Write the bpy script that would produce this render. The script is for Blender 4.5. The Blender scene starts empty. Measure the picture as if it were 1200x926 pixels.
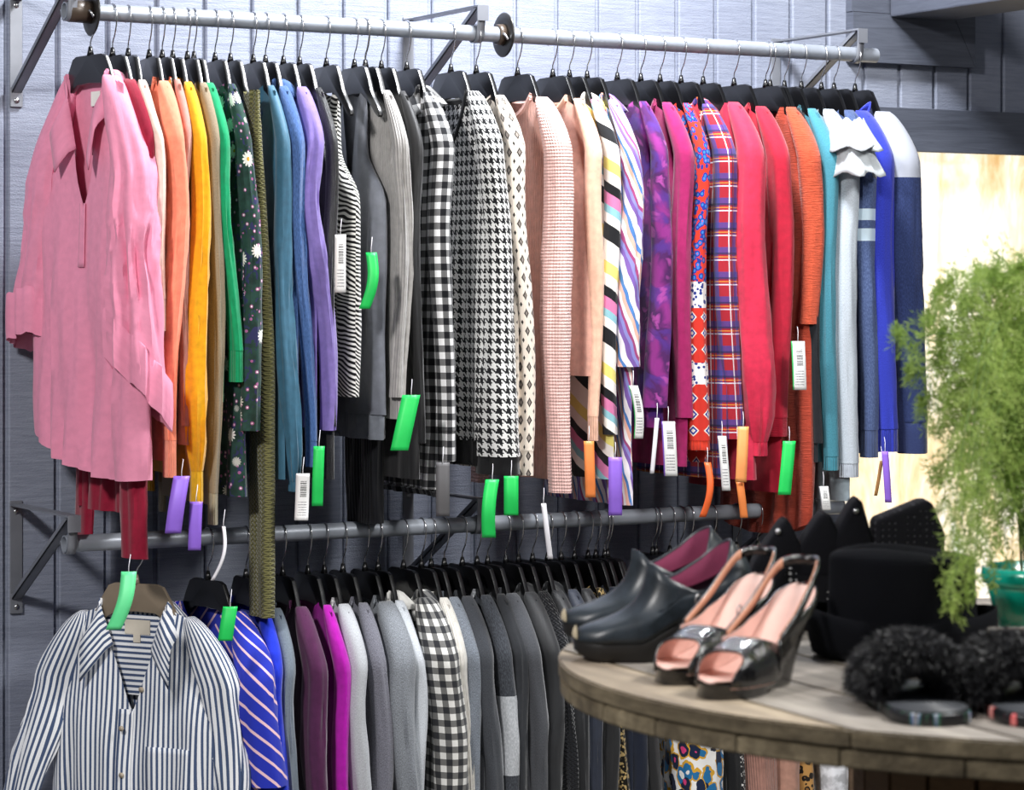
import bpy, bmesh, math, random
from math import sin, cos, pi, radians, sqrt, atan2, hypot
from mathutils import Vector, Matrix, noise

C = bpy.context.scene.collection
SC = bpy.context.scene
R = random.Random(7)

# ------------------------------------------------------------------ the viewpoint (used to measure the place)
F = 3100.0
TH = radians(29.4)
CAM = Vector((-1.734, -4.820, 1.40))
HOR = 348.0
ROD_U = 1.947
ROD_L = 0.928
WALL_Y = 0.31
TABLE_Z = 0.95


def ray(px):
    k = (px - 600.0) / F
    return Vector((cos(TH) * k + sin(TH), -sin(TH) * k + cos(TH), 0))


def at(px, py, Y):
    d = ray(px)
    t = (Y - CAM.y) / d.y
    return Vector((CAM.x + d.x * t, Y, CAM.z - (py - HOR) / F * t))


def gnd(px, py, z=TABLE_Z):
    t = F * (CAM.z - z) / (py - HOR)
    d = ray(px)
    return Vector((CAM.x + d.x * t, CAM.y + d.y * t, z))


def camxz(X, Z, z=0.0):
    return Vector((CAM.x + cos(TH) * X + sin(TH) * Z, CAM.y - sin(TH) * X + cos(TH) * Z, z))


def proj(p):
    d = Vector(p) - CAM
    X = d.x * cos(TH) - d.y * sin(TH)
    Z = d.x * sin(TH) + d.y * cos(TH)
    return 600 + F * X / Z, HOR - F * d.z / Z


def local_scale(px, Y):
    d = ray(px)
    t = (Y - CAM.y) / d.y
    k = (px - 600.0) / F
    return F / t, cos(TH) - k * sin(TH), sin(TH) + k * cos(TH)


# ------------------------------------------------------------------ objects
def link(o, parent=None):
    C.objects.link(o)
    if parent is not None:
        o.parent = parent
    return o


def tag(o, label=None, cat=None, group=None, kind=None):
    if label: o['label'] = label
    if cat: o['category'] = cat
    if group: o['group'] = group
    if kind: o['kind'] = kind
    return o


def thing(name, label, cat, loc, rz=0.0, group=None):
    o = bpy.data.objects.new(name, None)
    o.empty_display_size = 0.05
    o.location = loc
    o.rotation_euler = (0, 0, rz)
    link(o)
    return tag(o, label, cat, group)


def mobj(name, me, mat=None, parent=None, smooth=True):
    o = bpy.data.objects.new(name, me)
    link(o, parent)
    if mat is not None:
        if isinstance(mat, (list, tuple)):
            for m in mat: me.materials.append(m)
        else:
            me.materials.append(mat)
    if smooth and len(me.polygons):
        me.polygons.foreach_set('use_smooth', [True] * len(me.polygons))
    return o


def dup(root, loc, rz=0.0):
    r = root.copy(); C.objects.link(r); r.location = loc; r.rotation_euler = (0, 0, rz)
    for ch in list(root.children):
        c = ch.copy(); C.objects.link(c); c.parent = r
        for g in list(ch.children):
            d = g.copy(); C.objects.link(d); d.parent = c
    return r


def grid(name, rows, uvs=None, closed=False, caps=(False, False)):
    """rows of points -> one quad sheet with UVs in metres."""
    nr, nc = len(rows), len(rows[0])
    vs = [tuple(p) for r in rows for p in r]
    fs, luv = [], []
    cols = nc if closed else nc - 1
    for i in range(nr - 1):
        for j in range(cols):
            j2 = (j + 1) % nc
            fs.append((i * nc + j, i * nc + j2, (i + 1) * nc + j2, (i + 1) * nc + j))
            if uvs:
                a, b = uvs[i][j], uvs[i + 1][j]
                if j2 == 0:
                    du = uvs[i][1][0] - uvs[i][0][0]
                    c1 = (uvs[i][j][0] + du, uvs[i][j][1]); c2 = (uvs[i + 1][j][0] + du, uvs[i + 1][j][1])
                else:
                    c1, c2 = uvs[i][j2], uvs[i + 1][j2]
                luv += [a, c1, c2, b]
    if caps[0]:
        fs.append(tuple(range(nc - 1, -1, -1)))
        if uvs: luv += [uvs[0][j] for j in range(nc - 1, -1, -1)]
    if caps[1]:
        fs.append(tuple((nr - 1) * nc + j for j in range(nc)))
        if uvs: luv += [uvs[-1][j] for j in range(nc)]
    me = bpy.data.meshes.new(name)
    me.from_pydata(vs, [], fs)
    if uvs:
        ul = me.uv_layers.new(name='UVMap')
        for k, t in enumerate(luv):
            ul.data[k].uv = t
    me.update()
    if len(fs) and uvs: me.set_sharp_from_angle(angle=radians(62))
    return me


def bm_mesh(name, bm):
    me = bpy.data.meshes.new(name)
    bmesh.ops.recalc_face_normals(bm, faces=bm.faces)
    bm.to_mesh(me); bm.free()
    return me


def box(bm, lo, hi, bev=0.0):
    b2 = bmesh.new()
    r = bmesh.ops.create_cube(b2, size=1.0)
    lo, hi = Vector(lo), Vector(hi)
    for v in b2.verts:
        v.co = Vector([(lo[i] + hi[i]) / 2 + v.co[i] * (hi[i] - lo[i]) for i in range(3)])
    if bev > 0:
        bmesh.ops.bevel(b2, geom=b2.edges[:], offset=bev, segments=2, affect='EDGES', profile=0.5)
    merge(bm, b2)


def merge(bm, b2):
    vm = {}
    for v in b2.verts: vm[v] = bm.verts.new(v.co)
    for f in b2.faces:
        try: bm.faces.new([vm[v] for v in f.verts])
        except ValueError: pass
    b2.free()


def tube_rows(pts, rad, n=10, up=Vector((1, 0, 0))):
    rows = []
    m = len(pts)
    for i in range(m):
        a, b = pts[max(i - 1, 0)], pts[min(i + 1, m - 1)]
        d = (Vector(b) - Vector(a)).normalized()
        u = up - d * up.dot(d)
        if u.length < 1e-4: u = Vector((0, 0, 1)) - d * d.z
        u.normalize(); w = d.cross(u)
        r = rad[i] if isinstance(rad, (list, tuple)) else rad
        rows.append([Vector(pts[i]) + u * (r * cos(2 * pi * k / n)) + w * (r * sin(2 * pi * k / n)) for k in range(n)])
    return rows


def tube(bm, pts, rad, n=10, up=Vector((1, 0, 0)), caps=True):
    rows = tube_rows([Vector(p) for p in pts], rad, n, up)
    vv = [[bm.verts.new(p) for p in r] for r in rows]
    for i in range(len(vv) - 1):
        for k in range(n):
            bm.faces.new((vv[i][k], vv[i][(k + 1) % n], vv[i + 1][(k + 1) % n], vv[i + 1][k]))
    if caps:
        bm.faces.new(vv[0][::-1]); bm.faces.new(vv[-1])


def smooth_path(pts, n):
    """Catmull-Rom through pts"""
    pts = [Vector(p) for p in pts]
    out = []
    m = len(pts) - 1
    for k in range(n + 1):
        s = k / n * m
        i = min(int(s), m - 1); t = s - i
        p0, p1, p2, p3 = pts[max(i - 1, 0)], pts[i], pts[i + 1], pts[min(i + 2, m)]
        out.append(0.5 * ((2 * p1) + (p2 - p0) * t + (2 * p0 - 5 * p1 + 4 * p2 - p3) * t * t + (3 * p1 - p0 - 3 * p2 + p3) * t ** 3))
    return out


def prism(bm, poly, axis, a, b):
    """extrude a polygon (list of 2D) along axis 'x'|'y'|'z' from a to b"""
    def P(q, c):
        return {'x': (c, q[0], q[1]), 'y': (q[0], c, q[1]), 'z': (q[0], q[1], c)}[axis]
    v1 = [bm.verts.new(P(q, a)) for q in poly]; v2 = [bm.verts.new(P(q, b)) for q in poly]
    n = len(poly)
    bm.faces.new(v1); bm.faces.new(v2[::-1])
    for i in range(n):
        bm.faces.new((v1[i], v2[i], v2[(i + 1) % n], v1[(i + 1) % n]))


def lerp(a, b, t): return a + (b - a) * t
def sstep(a, b, x):
    t = min(1, max(0, (x - a) / (b - a))); return t * t * (3 - 2 * t)
def pl(tbl, t):
    for (a, va), (b, vb) in zip(tbl, tbl[1:]):
        if t <= b: return lerp(va, vb, (t - a) / (b - a))
    return tbl[-1][1]


def pw(tbl, t):
    """piecewise-smooth table lookup"""
    for (a, va), (b, vb) in zip(tbl, tbl[1:]):
        if t <= b:
            return lerp(va, vb, sstep(a, b, t)) if b > a else vb
    return tbl[-1][1]


# ------------------------------------------------------------------ materials
def lin(h):
    if isinstance(h, str):
        h = h.lstrip('#'); c = [int(h[i:i + 2], 16) / 255 for i in (0, 2, 4)]
    else: c = list(h)
    return tuple((x / 12.92 if x <= 0.04045 else ((x + 0.055) / 1.055) ** 2.4) for x in c) + (1.0,)


class NT:
    def __init__(s, name, rough=0.85, sheen=0.0, spec=0.3, metal=0.0):
        s.mat = bpy.data.materials.new(name)
        s.mat.use_nodes = True
        s.t = s.mat.node_tree
        s.b = s.t.nodes['Principled BSDF']
        s.b.inputs['Roughness'].default_value = rough
        s.b.inputs['Specular IOR Level'].default_value = spec
        s.b.inputs['Metallic'].default_value = metal
        if sheen:
            s.b.inputs['Sheen Weight'].default_value = sheen
            s.b.inputs['Sheen Roughness'].default_value = 0.5
        s._uv = None; s._obj = None

    def node(s, ty): return s.t.nodes.new(ty)
    def put(s, inp, v):
        if isinstance(v, bpy.types.NodeSocket): s.t.links.new(v, inp)
        elif isinstance(v, str): inp.default_value = lin(v)
        else: inp.default_value = v
    def m(s, op, a, b=None, c=None):
        n = s.node('ShaderNodeMath'); n.operation = op
        for i, v in enumerate((a, b, c)):
            if v is not None: s.put(n.inputs[i], v)
        return n.outputs[0]
    def mix(s, f, a, b, bt='MIX'):
        n = s.node('ShaderNodeMix'); n.data_type = 'RGBA'; n.blend_type = bt
        s.put(n.inputs[0], f); s.put(n.inputs[6], a); s.put(n.inputs[7], b)
        return n.outputs[2]
    def coords(s):
        if s._uv is None:
            n = s.node('ShaderNodeUVMap'); x = s.node('ShaderNodeSeparateXYZ')
            s.t.links.new(n.outputs[0], x.inputs[0]); s._uv = (x.outputs[0], x.outputs[1], n.outputs[0])
        return s._uv
    def obj(s):
        if s._obj is None: s._obj = s.node('ShaderNodeTexCoord').outputs['Object']
        return s._obj
    def comb(s, x, y, z=0.0):
        n = s.node('ShaderNodeCombineXYZ')
        for i, v in enumerate((x, y, z)): s.put(n.inputs[i], v)
        return n.outputs[0]
    def scale(s, vec, sc, rot=(0, 0, 0)):
        n = s.node('ShaderNodeMapping'); s.t.links.new(vec, n.inputs[0]); n.inputs['Scale'].default_value = sc
        n.inputs['Rotation'].default_value = rot
        return n.outputs[0]
    def noise(s, vec, scale=5.0, detail=3.0, rough=0.55, dist=0.0):
        n = s.node('ShaderNodeTexNoise'); s.put(n.inputs['Vector'], vec)
        n.inputs['Scale'].default_value = scale; n.inputs['Detail'].default_value = detail
        n.inputs['Roughness'].default_value = rough; n.inputs['Distortion'].default_value = dist
        return n.outputs[0]
    def noisec(s, vec, scale=5.0, detail=2.0):
        n = s.node('ShaderNodeTexNoise'); s.put(n.inputs['Vector'], vec)
        n.inputs['Scale'].default_value = scale; n.inputs['Detail'].default_value = detail
        return n.outputs[1]
    def voro(s, vec, scale=5.0, feature='F1', rnd=1.0):
        n = s.node('ShaderNodeTexVoronoi'); n.feature = feature; s.put(n.inputs['Vector'], vec)
        n.inputs['Scale'].default_value = scale; n.inputs['Randomness'].default_value = rnd
        return n.outputs
    def less(s, a, b): return s.m('LESS_THAN', a, b)
    def gt(s, a, b): return s.m('GREATER_THAN', a, b)
    def fr(s, a, period, off=0.0):
        return s.m('FRACT', s.m('ADD', s.m('DIVIDE', a, period), off))
    def stripe(s, a, period, duty, off=0.0): return s.less(s.fr(a, period, off), duty)
    def ramp(s, f, stops):
        n = s.node('ShaderNodeValToRGB'); s.put(n.inputs[0], f)
        e = n.color_ramp.elements
        while len(e) < len(stops): e.new(0.5)
        for k, (p, c) in enumerate(stops): e[k].position = p; e[k].color = lin(c) if isinstance(c, str) else c
        return n.outputs[0]
    def mr(s, v, a, b, c, d):
        n = s.node('ShaderNodeMapRange'); s.put(n.inputs[0], v)
        for i, x in enumerate((a, b, c, d)): n.inputs[i + 1].default_value = x
        return n.outputs[0]
    def bump(s, h, strength=0.3, dist=0.002):
        n = s.node('ShaderNodeBump'); s.put(n.inputs['Height'], h)
        n.inputs['Strength'].default_value = strength; n.inputs['Distance'].default_value = dist
        s.t.links.new(n.outputs[0], s.b.inputs['Normal'])
    def color(s, c):
        s.put(s.b.inputs['Base Color'], c); return s


MATS = {}


def plain(h, rough=0.5, metal=0.0, spec=0.5, bump=None, key=None, coat=0.0):
    key = key or ('plain', h, rough, metal)
    if key in MATS: return MATS[key]
    n = NT('surface', rough, 0, spec, metal)
    base = lin(h)
    f = n.noise(n.obj(), 14.0, 4)
    n.color(n.mix(n.mr(f, 0.3, 0.7, 0.0, 1.0), tuple(x * 0.86 for x in base[:3]) + (1,), tuple(min(1, x * 1.08) for x in base[:3]) + (1,)))
    if bump: n.bump(n.noise(n.obj(), bump[0], 3), bump[1], 0.001)
    if coat: n.b.inputs['Coat Weight'].default_value = coat; n.b.inputs['Coat Roughness'].default_value = 0.08
    MATS[key] = n.mat
    return n.mat


def weave_bump(n, kind):
    u, v, uv = n.coords()
    fine = n.noise(n.scale(uv, (900, 900, 1)), 1.0, 2)
    crease = n.noise(n.scale(uv, (16, 5, 1)), 1.0, 4, 0.6, 0.8)
    h = n.m('ADD', n.m('MULTIPLY', fine, 0.35), n.m('MULTIPLY', crease, 2.2))
    if kind == 'rib':
        w = n.m('SINE', n.m('MULTIPLY', u, 2 * pi / 0.0062))
        h = n.m('ADD', n.m('MULTIPLY', w, 1.0), h)
    elif kind == 'waffle':
        w = n.m('ADD', n.m('SINE', n.m('MULTIPLY', u, 2 * pi / 0.0062)), n.m('SINE', n.m('MULTIPLY', v, 2 * pi / 0.0068)))
        h = n.m('ADD', n.m('MULTIPLY', w, 0.9), h)
    elif kind == 'rope':
        w = n.m('SINE', n.m('ADD', n.m('MULTIPLY', u, 2 * pi / 0.011), n.m('MULTIPLY', n.m('SINE', n.m('MULTIPLY', v, 2 * pi / 0.009)), 1.6)))
        h = n.m('ADD', n.m('MULTIPLY', w, 2.2), h)
    elif kind == 'crinkle':
        w = n.noise(n.scale(uv, (40, 320, 1)), 1.0, 3, 0.6, 0.6)
        h = n.m('ADD', n.m('MULTIPLY', w, 3.0), h)
    elif kind == 'fuzzy':
        h = n.m('ADD', n.m('MULTIPLY', n.noise(n.scale(uv, (260, 260, 1)), 1.0, 4, 0.7), 2.5), h)
    n.bump(h, 0.55, 0.0016)


def fab(h, kind='plain', rough=0.9, sheen=0.25, var=0.10):
    """one-colour cloth; heather/knit variants"""
    key = ('fab', h, kind, rough)
    if key in MATS: return MATS[key]
    n = NT('cloth', rough, sheen, 0.2 if rough > 0.6 else 0.5)
    u, v, uv = n.coords()
    b = lin(h)
    lo = tuple(x * (1 - var * 1.6) for x in b[:3]) + (1,); hi = tuple(min(1, x * (1 + var)) for x in b[:3]) + (1,)
    c = n.mix(n.mr(n.noise(n.scale(uv, (60, 60, 1)), 1.0, 4), 0.3, 0.7, 0, 1), lo, hi)
    if kind == 'heather' or kind == 'fuzzy':
        f = n.noise(n.scale(uv, (800, 320, 1)), 1.0, 3, 0.7)
        q = .62 if kind == 'fuzzy' else .80
        c = n.mix(n.mr(f, 0.40, 0.62, 0, 1), tuple(x * q for x in b[:3]) + (1,), tuple(min(1, x * (2 - q) * .97 + 0.01) for x in b[:3]) + (1,))
    elif kind == 'rope':
        w = n.m('SINE', n.m('ADD', n.m('MULTIPLY', u, 2 * pi / 0.011), n.m('MULTIPLY', n.m('SINE', n.m('MULTIPLY', v, 2 * pi / 0.009)), 1.6)))
        c = n.mix(n.mr(w, -1, 0.4, 0, 1), tuple(x * 0.5 for x in b[:3]) + (1,), c)
    elif kind == 'denim':
        f = n.noise(n.scale(uv, (700, 120, 1)), 1.0, 2)
        c = n.mix(n.mr(f, 0.4, 0.6, 0, 1), tuple(x * 0.75 for x in b[:3]) + (1,), tuple(min(1, x * 1.25 + 0.01) for x in b[:3]) + (1,))
    n.color(c)
    weave_bump(n, kind)
    MATS[key] = n.mat
    return n.mat


def pattern(key, fn, rough=0.85, sheen=0.15, kind='plain'):
    if key in MATS: return MATS[key]
    n = NT(key + '_cloth', rough, sheen, 0.25)
    u, v, uv = n.coords()
    n.color(fn(n, u, v, uv))
    weave_bump(n, kind)
    MATS[key] = n.mat
    return n.mat


def gingham(dark, light, p=0.04, key='gingham'):
    def fn(n, u, v, uv):
        a = n.stripe(u, p, 0.5); b = n.stripe(v, p, 0.5)
        mid = tuple((x + y * 0.7) / 2 * 0.55 for x, y in zip(lin(dark)[:3], lin(light)[:3])) + (1,)
        c = n.mix(a, light, mid)
        d = n.mix(a, mid, dark)
        c = n.mix(b, c, d)
        tw = n.noise(n.scale(uv, (900, 500, 1)), 1.0, 2)
        return n.mix(0.25, c, n.mix(tw, '#000000', '#ffffff'), 'OVERLAY')
    return pattern(key, fn)


def houndstooth(dark, light, rep=0.026, key='houndstooth'):
    def fn(n, u, v, uv):
        i = n.m('FLOOR', n.m('MULTIPLY', u, 8 / rep)); j = n.m('FLOOR', n.m('MULTIPLY', v, 8 / rep))
        warp = n.less(n.m('MODULO', n.m('ADD', i, 8000.0), 8.0), 3.5)
        weft = n.less(n.m('MODULO', n.m('ADD', j, 8000.0), 8.0), 3.5)
        over = n.less(n.m('MODULO', n.m('ADD', n.m('ADD', i, j), 8000.0), 4.0), 1.5)
        f = n.m('ADD', n.m('MULTIPLY', over, warp), n.m('MULTIPLY', n.m('SUBTRACT', 1.0, over), weft))
        return n.mix(f, light, dark)
    return pattern(key, fn)


def stripes(cols, period, key, axis='u', skew=0.0, wob=0.0):
    """cols = [(colour, share)...] repeated each period along axis"""
    def fn(n, u, v, uv):
        a, o = (u, v) if axis == 'u' else (v, u)
        x = n.m('ADD', a, n.m('MULTIPLY', o, skew)) if skew else a
        if wob: x = n.m('ADD', x, n.m('MULTIPLY', n.noise(n.scale(uv, (9, 9, 1)), 1.0, 2), wob))
        f = n.fr(x, period)
        c = cols[0][0]; acc = cols[0][1]
        for col, sh in cols[1:]:
            c = n.mix(n.gt(f, acc), c, col); acc += sh
        return c
    return pattern(key, fn)


def plaid(base, bands, p, key):
    """bands = [(axis, offset, width, colour, strength)]"""
    def fn(n, u, v, uv):
        c = base
        for ax, off, wd, col, st in bands:
            f = n.stripe(u if ax == 'u' else v, p, wd, off)
            tw = n.stripe(n.m('ADD', u, v), 0.004, 0.5)
            c = n.mix(n.m('MULTIPLY', f, n.m('ADD', n.m('MULTIPLY', tw, 0.25), st - 0.12)), c, col)
        return c
    return pattern(key, fn)


def floral(key, ground, petal, eye, scale, size, leaf=None, speck=None, petals=6):
    def fn(n, u, v, uv):
        g = n.mix(n.mr(n.noise(n.scale(uv, (35, 35, 1)), 1.0, 3), 0.4, 0.6, 0, 1), ground, tuple(x * 0.55 for x in lin(ground)[:3]) + (1,))
        if leaf:
            l = n.noise(n.scale(uv, (55, 38, 1)), 1.0, 2, 0.5, 1.5)
            g = n.mix(n.gt(l, 0.60), g, leaf)
        if speck:
            d = n.voro(uv, scale * 3.1)
            g = n.mix(n.less(d['Distance'], 0.24), g, speck)
            g = n.mix(n.less(d['Distance'], 0.12), g, '#efe7e4')
        o = n.voro(uv, scale)
        sb = n.node('ShaderNodeVectorMath'); sb.operation = 'SUBTRACT'
        sc = n.node('ShaderNodeVectorMath'); sc.operation = 'SCALE'; sc.inputs[3].default_value = scale
        n.t.links.new(uv, sc.inputs[0])
        n.t.links.new(sc.outputs[0], sb.inputs[0])
        s2 = n.node('ShaderNodeVectorMath'); s2.operation = 'SCALE'; s2.inputs[3].default_value = scale
        n.t.links.new(o['Position'], s2.inputs[0]); n.t.links.new(s2.outputs[0], sb.inputs[1])
        x = n.node('ShaderNodeSeparateXYZ'); n.t.links.new(sb.outputs[0], x.inputs[0])
        ang = n.m('ARCTAN2', x.outputs[1], x.outputs[0])
        r = o['Distance']
        lobes = n.m('ADD', 0.62, n.m('MULTIPLY', n.m('ABSOLUTE', n.m('COSINE', n.m('MULTIPLY', ang, petals / 2))), 0.38))
        keep = n.node('ShaderNodeSeparateColor'); n.t.links.new(o['Color'], keep.inputs[0])
        f = n.m('MULTIPLY', n.less(r, n.m('MULTIPLY', lobes, size)), n.gt(keep.outputs[0], 0.35))
        c = n.mix(f, g, petal)
        e = n.m('MULTIPLY', n.less(r, size * 0.30), n.gt(keep.outputs[0], 0.35))
        return n.mix(e, c, eye)
    return pattern(key, fn)


def blobs(key, ground, rings, scale, dist=0.6, stretch=(1, 1)):
    """concentric cell print: rings = [(threshold, colour)] from large to small"""
    def fn(n, u, v, uv):
        vec = n.scale(uv, (stretch[0], stretch[1], 1))
        nz = n.noisec(n.scale(uv, (scale * 1.1, scale * 1.1, 1)), 1.0, 2)
        sc = n.node('ShaderNodeVectorMath'); sc.operation = 'SCALE'; sc.inputs[3].default_value = dist / scale
        n.t.links.new(nz, sc.inputs[0])
        ad = n.node('ShaderNodeVectorMath'); ad.operation = 'ADD'
        n.t.links.new(vec, ad.inputs[0]); n.t.links.new(sc.outputs[0], ad.inputs[1])
        d = n.voro(ad.outputs[0], scale)
        c = ground
        for th, col in rings:
            if isinstance(col, tuple):
                k = n.node('ShaderNodeSeparateColor'); n.t.links.new(d['Color'], k.inputs[0])
                cc = col[0]
                for q, col2 in enumerate(col[1:]):
                    cc = n.mix(n.gt(k.outputs[q % 3], 0.55), cc, col2)
                col = cc
            c = n.mix(n.less(d['Distance'], th), c, col)
        return c
    return pattern(key, fn)
# ------------------------------------------------------------------ hangers
NECK = 0.130          # rod centre -> garment neck
HM = {}


def hanger_meshes(col):
    if col in HM: return HM[col]
    half = [(0, -.083), (.048, -.083), (.062, -.088), (.078, -.112), (.090, -.135), (.106, -.152), (.124, -.168), (.134, -.180), (.136, -.187), (.130, -.191),
            (.116, -.184), (.096, -.168), (.070, -.152), (.045, -.139), (.0, -.137)]
    poly = [(y, z + NECK) for y, z in half] + [(-y, z + NECK) for y, z in half[-2:0:-1]]
    bm = bmesh.new(); prism(bm, poly, 'x', -.0048, .0048)
    bmesh.ops.recalc_face_normals(bm, faces=bm.faces)
    es = [e for e in bm.edges if abs(e.verts[0].co.x - e.verts[1].co.x) < 1e-5]
    bmesh.ops.bevel(bm, geom=es, offset=.0018, segments=2, affect='EDGES', profile=.6)
    # raised rim on the shoulders and the neck socket
    f = bm_mesh('hanger_frame', bm)
    bm = bmesh.new()
    tube(bm, [(0, 0, -.084 + NECK), (0, 0, -.076 + NECK), (0, 0, -.066 + NECK)], [.0075, .0055, .0035], 10, Vector((1, 0, 0)))
    s = bm_mesh('hanger_socket', bm)
    pts = [(0, 0, -.068), (0, -.001, -.056), (0, -.011, -.043), (0, -.0185, -.026), (0, -.0215, -.012)]
    for k in range(0, 15):
        a = pi - k * (pi * 1.18 / 14)
        pts.append((0, .0215 * cos(a), -.0034 + .0215 * sin(a)))
    bm = bmesh.new(); tube(bm, smooth_path([(x, y, z + NECK) for x, y, z in pts], 44), .0014, 7)
    h = bm_mesh('hanger_hook', bm)
    mat = plain(col, 0.28, 0, 0.55)
    for m in (f, s): m.materials.append(mat)
    h.materials.append(plain('#d8d8da', 0.22, 1.0))
    for m in (f, s, h): m.polygons.foreach_set('use_smooth', [True] * len(m.polygons))
    try:
        f.set_sharp_from_angle(angle=radians(35))
    except Exception: pass
    HM[col] = (f, s, h)
    return HM[col]


def hanger(x, rod, rz, label, col='#0c0c0e', group='hangers on the clothes rods', tilt=0.0):
    f, s, h = hanger_meshes(col)
    t = thing('clothes_hanger', label, 'hanger', (x, 0, rod - NECK), rz, group)
    for nm, me in (('hanger_frame', f), ('socket', s), ('hook', h)):
        link(bpy.data.objects.new(nm, me), t)
    return t


# ------------------------------------------------------------------ garments
def fbm(p, q=0.0):
    return noise.noise(Vector(p)) + 0.5 * noise.noise(Vector(p) * 2.1 + Vector((q, q, q)))


def body_mesh(w, zhem, seed, tb0=.012, tb1=.022, nw=.075, neck='crew', nf=.05, nb=.012, wh=None, arm=.17, wc=None, fold=.010,
              curve=0.0, slope=.32, nF=33, nV=30, uvs=1.0, skew=0.0, lean=0.0, topw=None, backlong=0.0, tuck=0.0, tilt=0.0):
    """front/back shell hanging in the y-z plane; front faces -x"""
    wc = wc or w - .012; wh = wh or wc + .012
    ts = [-1 + 2 * k / (nF - 1) for k in range(nF)]
    ring = [(t, -1) for t in ts] + [(t, 1) for t in ts[::-1]]
    rows, uv = [], []
    topw = topw or (w - tuck)
    for j in range(nV):
        v = j / (nV - 1)
        row, ur = [], []
        for (t, sd) in ring:
            yt = topw * t
            ay = abs(yt)
            if ay >= nw:
                zt = -slope * (ay - nw)
            else:
                q = ay / nw
                d = nf if sd < 0 else nb
                if neck == 'v' and sd < 0: zt = -d * (1 - q)
                elif neck == 'square' and sd < 0: zt = -d * min(1, (1 - q) * 5)
                else: zt = -d * (1 - q * q)
            zb = zhem + tilt * t + curve * (1 - abs(t) ** 2.2) * -1 - (backlong if sd > 0 else 0)
            z = lerp(zt, zb, v)
            dep = -z
            # half width by depth below the shoulder
            a = lerp(topw, wc, sstep(.03, arm, dep)) if dep < arm else lerp(wc, wh, sstep(arm, -zhem, dep))
            if topw < wc:      # straps
                a = lerp(topw, wc, sstep(.12, arm + .06, dep))
            y = a * t
            edge = max(0.0, 1 - abs(t) ** 4) ** 0.5
            b = lerp(tb0, tb1, sstep(0, .5, v))
            shoulder = .25 if (v == 0 and ay >= nw) else (.62 if j == 1 and ay >= nw else 1.0)
            x = sd * b * (.12 + .88 * edge) * shoulder
            amp = fold * sstep(.02, .75, v) * edge
            x += amp * (-.9 * abs(noise.noise(Vector((y * 22 + z * 3, z * 1.2, seed + 5 + sd * 3)))) + .2 + fbm((y * 16 + skew * z * 9, z * 1.6, seed + sd * 7.3)) * .8 + .45 * noise.noise(Vector((y * 40, z * 2.6, seed + 3 + sd))))
            y += fold * .5 * noise.noise(Vector((z * 5, sd * 2.0, seed + 11))) * v
            x += lean * v
            row.append(Vector((x, y, z)))
            ur.append(((y if sd < 0 else -y + 2 * w) * uvs + seed * .013, -z * uvs))
        rows.append(row); uv.append(ur)
    # turned hem
    rows.append([Vector((p.x * .8, p.y * .985, p.z + .012)) for p in rows[-1]]); uv.append([(a, b - .012) for a, b in uv[-1]])
    return grid('body', rows, uv, closed=True)


ST = {
    'straight': [(0, 1), (.5, .95), (1, .82)],
    'taper': [(0, 1), (.45, .92), (.85, .68), (1, .62)],
    'balloon': [(0, .8), (.45, .9), (.80, 1.12), (.93, .95), (1, .55)],
    'flare': [(0, .75), (.4, .8), (1, 1.15)],
    'wide': [(0, .85), (.5, 1.0), (1, 1.1)],
}


def sleeve_rows(side, w, nw, zb, hx, hy, dx, dy, style, seed, fold, slope=.32, nr=34, n=30, elbow=.012, ztop=None, head=.115, inset=.066, slant=0.0):
    """hanging sleeve: rounded shoulder then a tube down to the cuff"""
    st = ST[style]
    ztop = -slope * max(0, (w - .024 - inset - nw)) + .004 if ztop is None else ztop
    L = ztop - zb
    rows, uv = [], []
    for i in range(nr):
        t = i / (nr - 1)
        t = t ** 1.25
        dep = t * L
        tau = min(1, dep / head)
        k = sqrt(max(0.0, 1 - (1 - tau) ** 2))
        f = pw(st, t)
        ry = max(.006, hy * k * f); rx = max(.005, hx * (.50 + .50 * k) * f)
        cy = w - .022 - inset * (1 - tau) ** 1.3
        cx = dx * sstep(.05, 1, t) + elbow * sin(pi * t * 1.6 + seed) * sstep(.1, .4, t) * (1 - .3 * t)
        yy = cy + dy * sstep(0.1, 1, t)
        amp = 1.35 * fold * sstep(.03, .30, t)
        gather = .5 if style == 'balloon' and t > .7 else 0
        row, ur = [], []
        for c in range(n):
            a = 2 * pi * c / n
            ca, sa = cos(a), sin(a)
            z = ztop - dep + .35 * ry * ca * (1 - tau) * 0
            rg = 1 - 2.2 * abs(noise.noise(Vector((ca * 1.7 + z * 1.1, sa * 1.7, z * 1.9 + seed))))
            rg2 = 1 - 2.4 * abs(noise.noise(Vector((ca * 2.6, sa * 2.6 + z * 5, z * 6.5 + seed * 1.7))))
            el = sstep(.30, .5, t) * (1 - .6 * sstep(.55, .9, t))
            q = 1 + amp * (.85 * noise.noise(Vector((ca * 1.3, sa * 1.3, z * 2.2 + seed))) + .62 * rg - .2 + (.16 + .40 * el) * rg2)
            if gather: q *= 1 + .10 * sin(a * 11 + seed) * sstep(.7, .95, t)
            x = cx + rx * ca * q; y = yy + ry * sa * q
            row.append(Vector((x, side * y, z - slant * (x - cx) * sstep(.6, 1, t) - .35 * slant * (y - yy) * sstep(.6, 1, t))))
            ur.append(((a / (2 * pi)) * pi * (hx + hy) + seed * .017, -z))
        if side > 0:
            row.reverse(); ur.reverse()
        rows.append(row); uv.append(ur)
    return rows, uv


def close_hem(rows, uv, d=.010, s=.86):
    c = sum(rows[-1], Vector()) / len(rows[-1])
    rows.append([c + (p - c) * s + Vector((0, 0, d)) for p in rows[-1]]); uv.append([(a, b - d) for a, b in uv[-1]])


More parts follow.
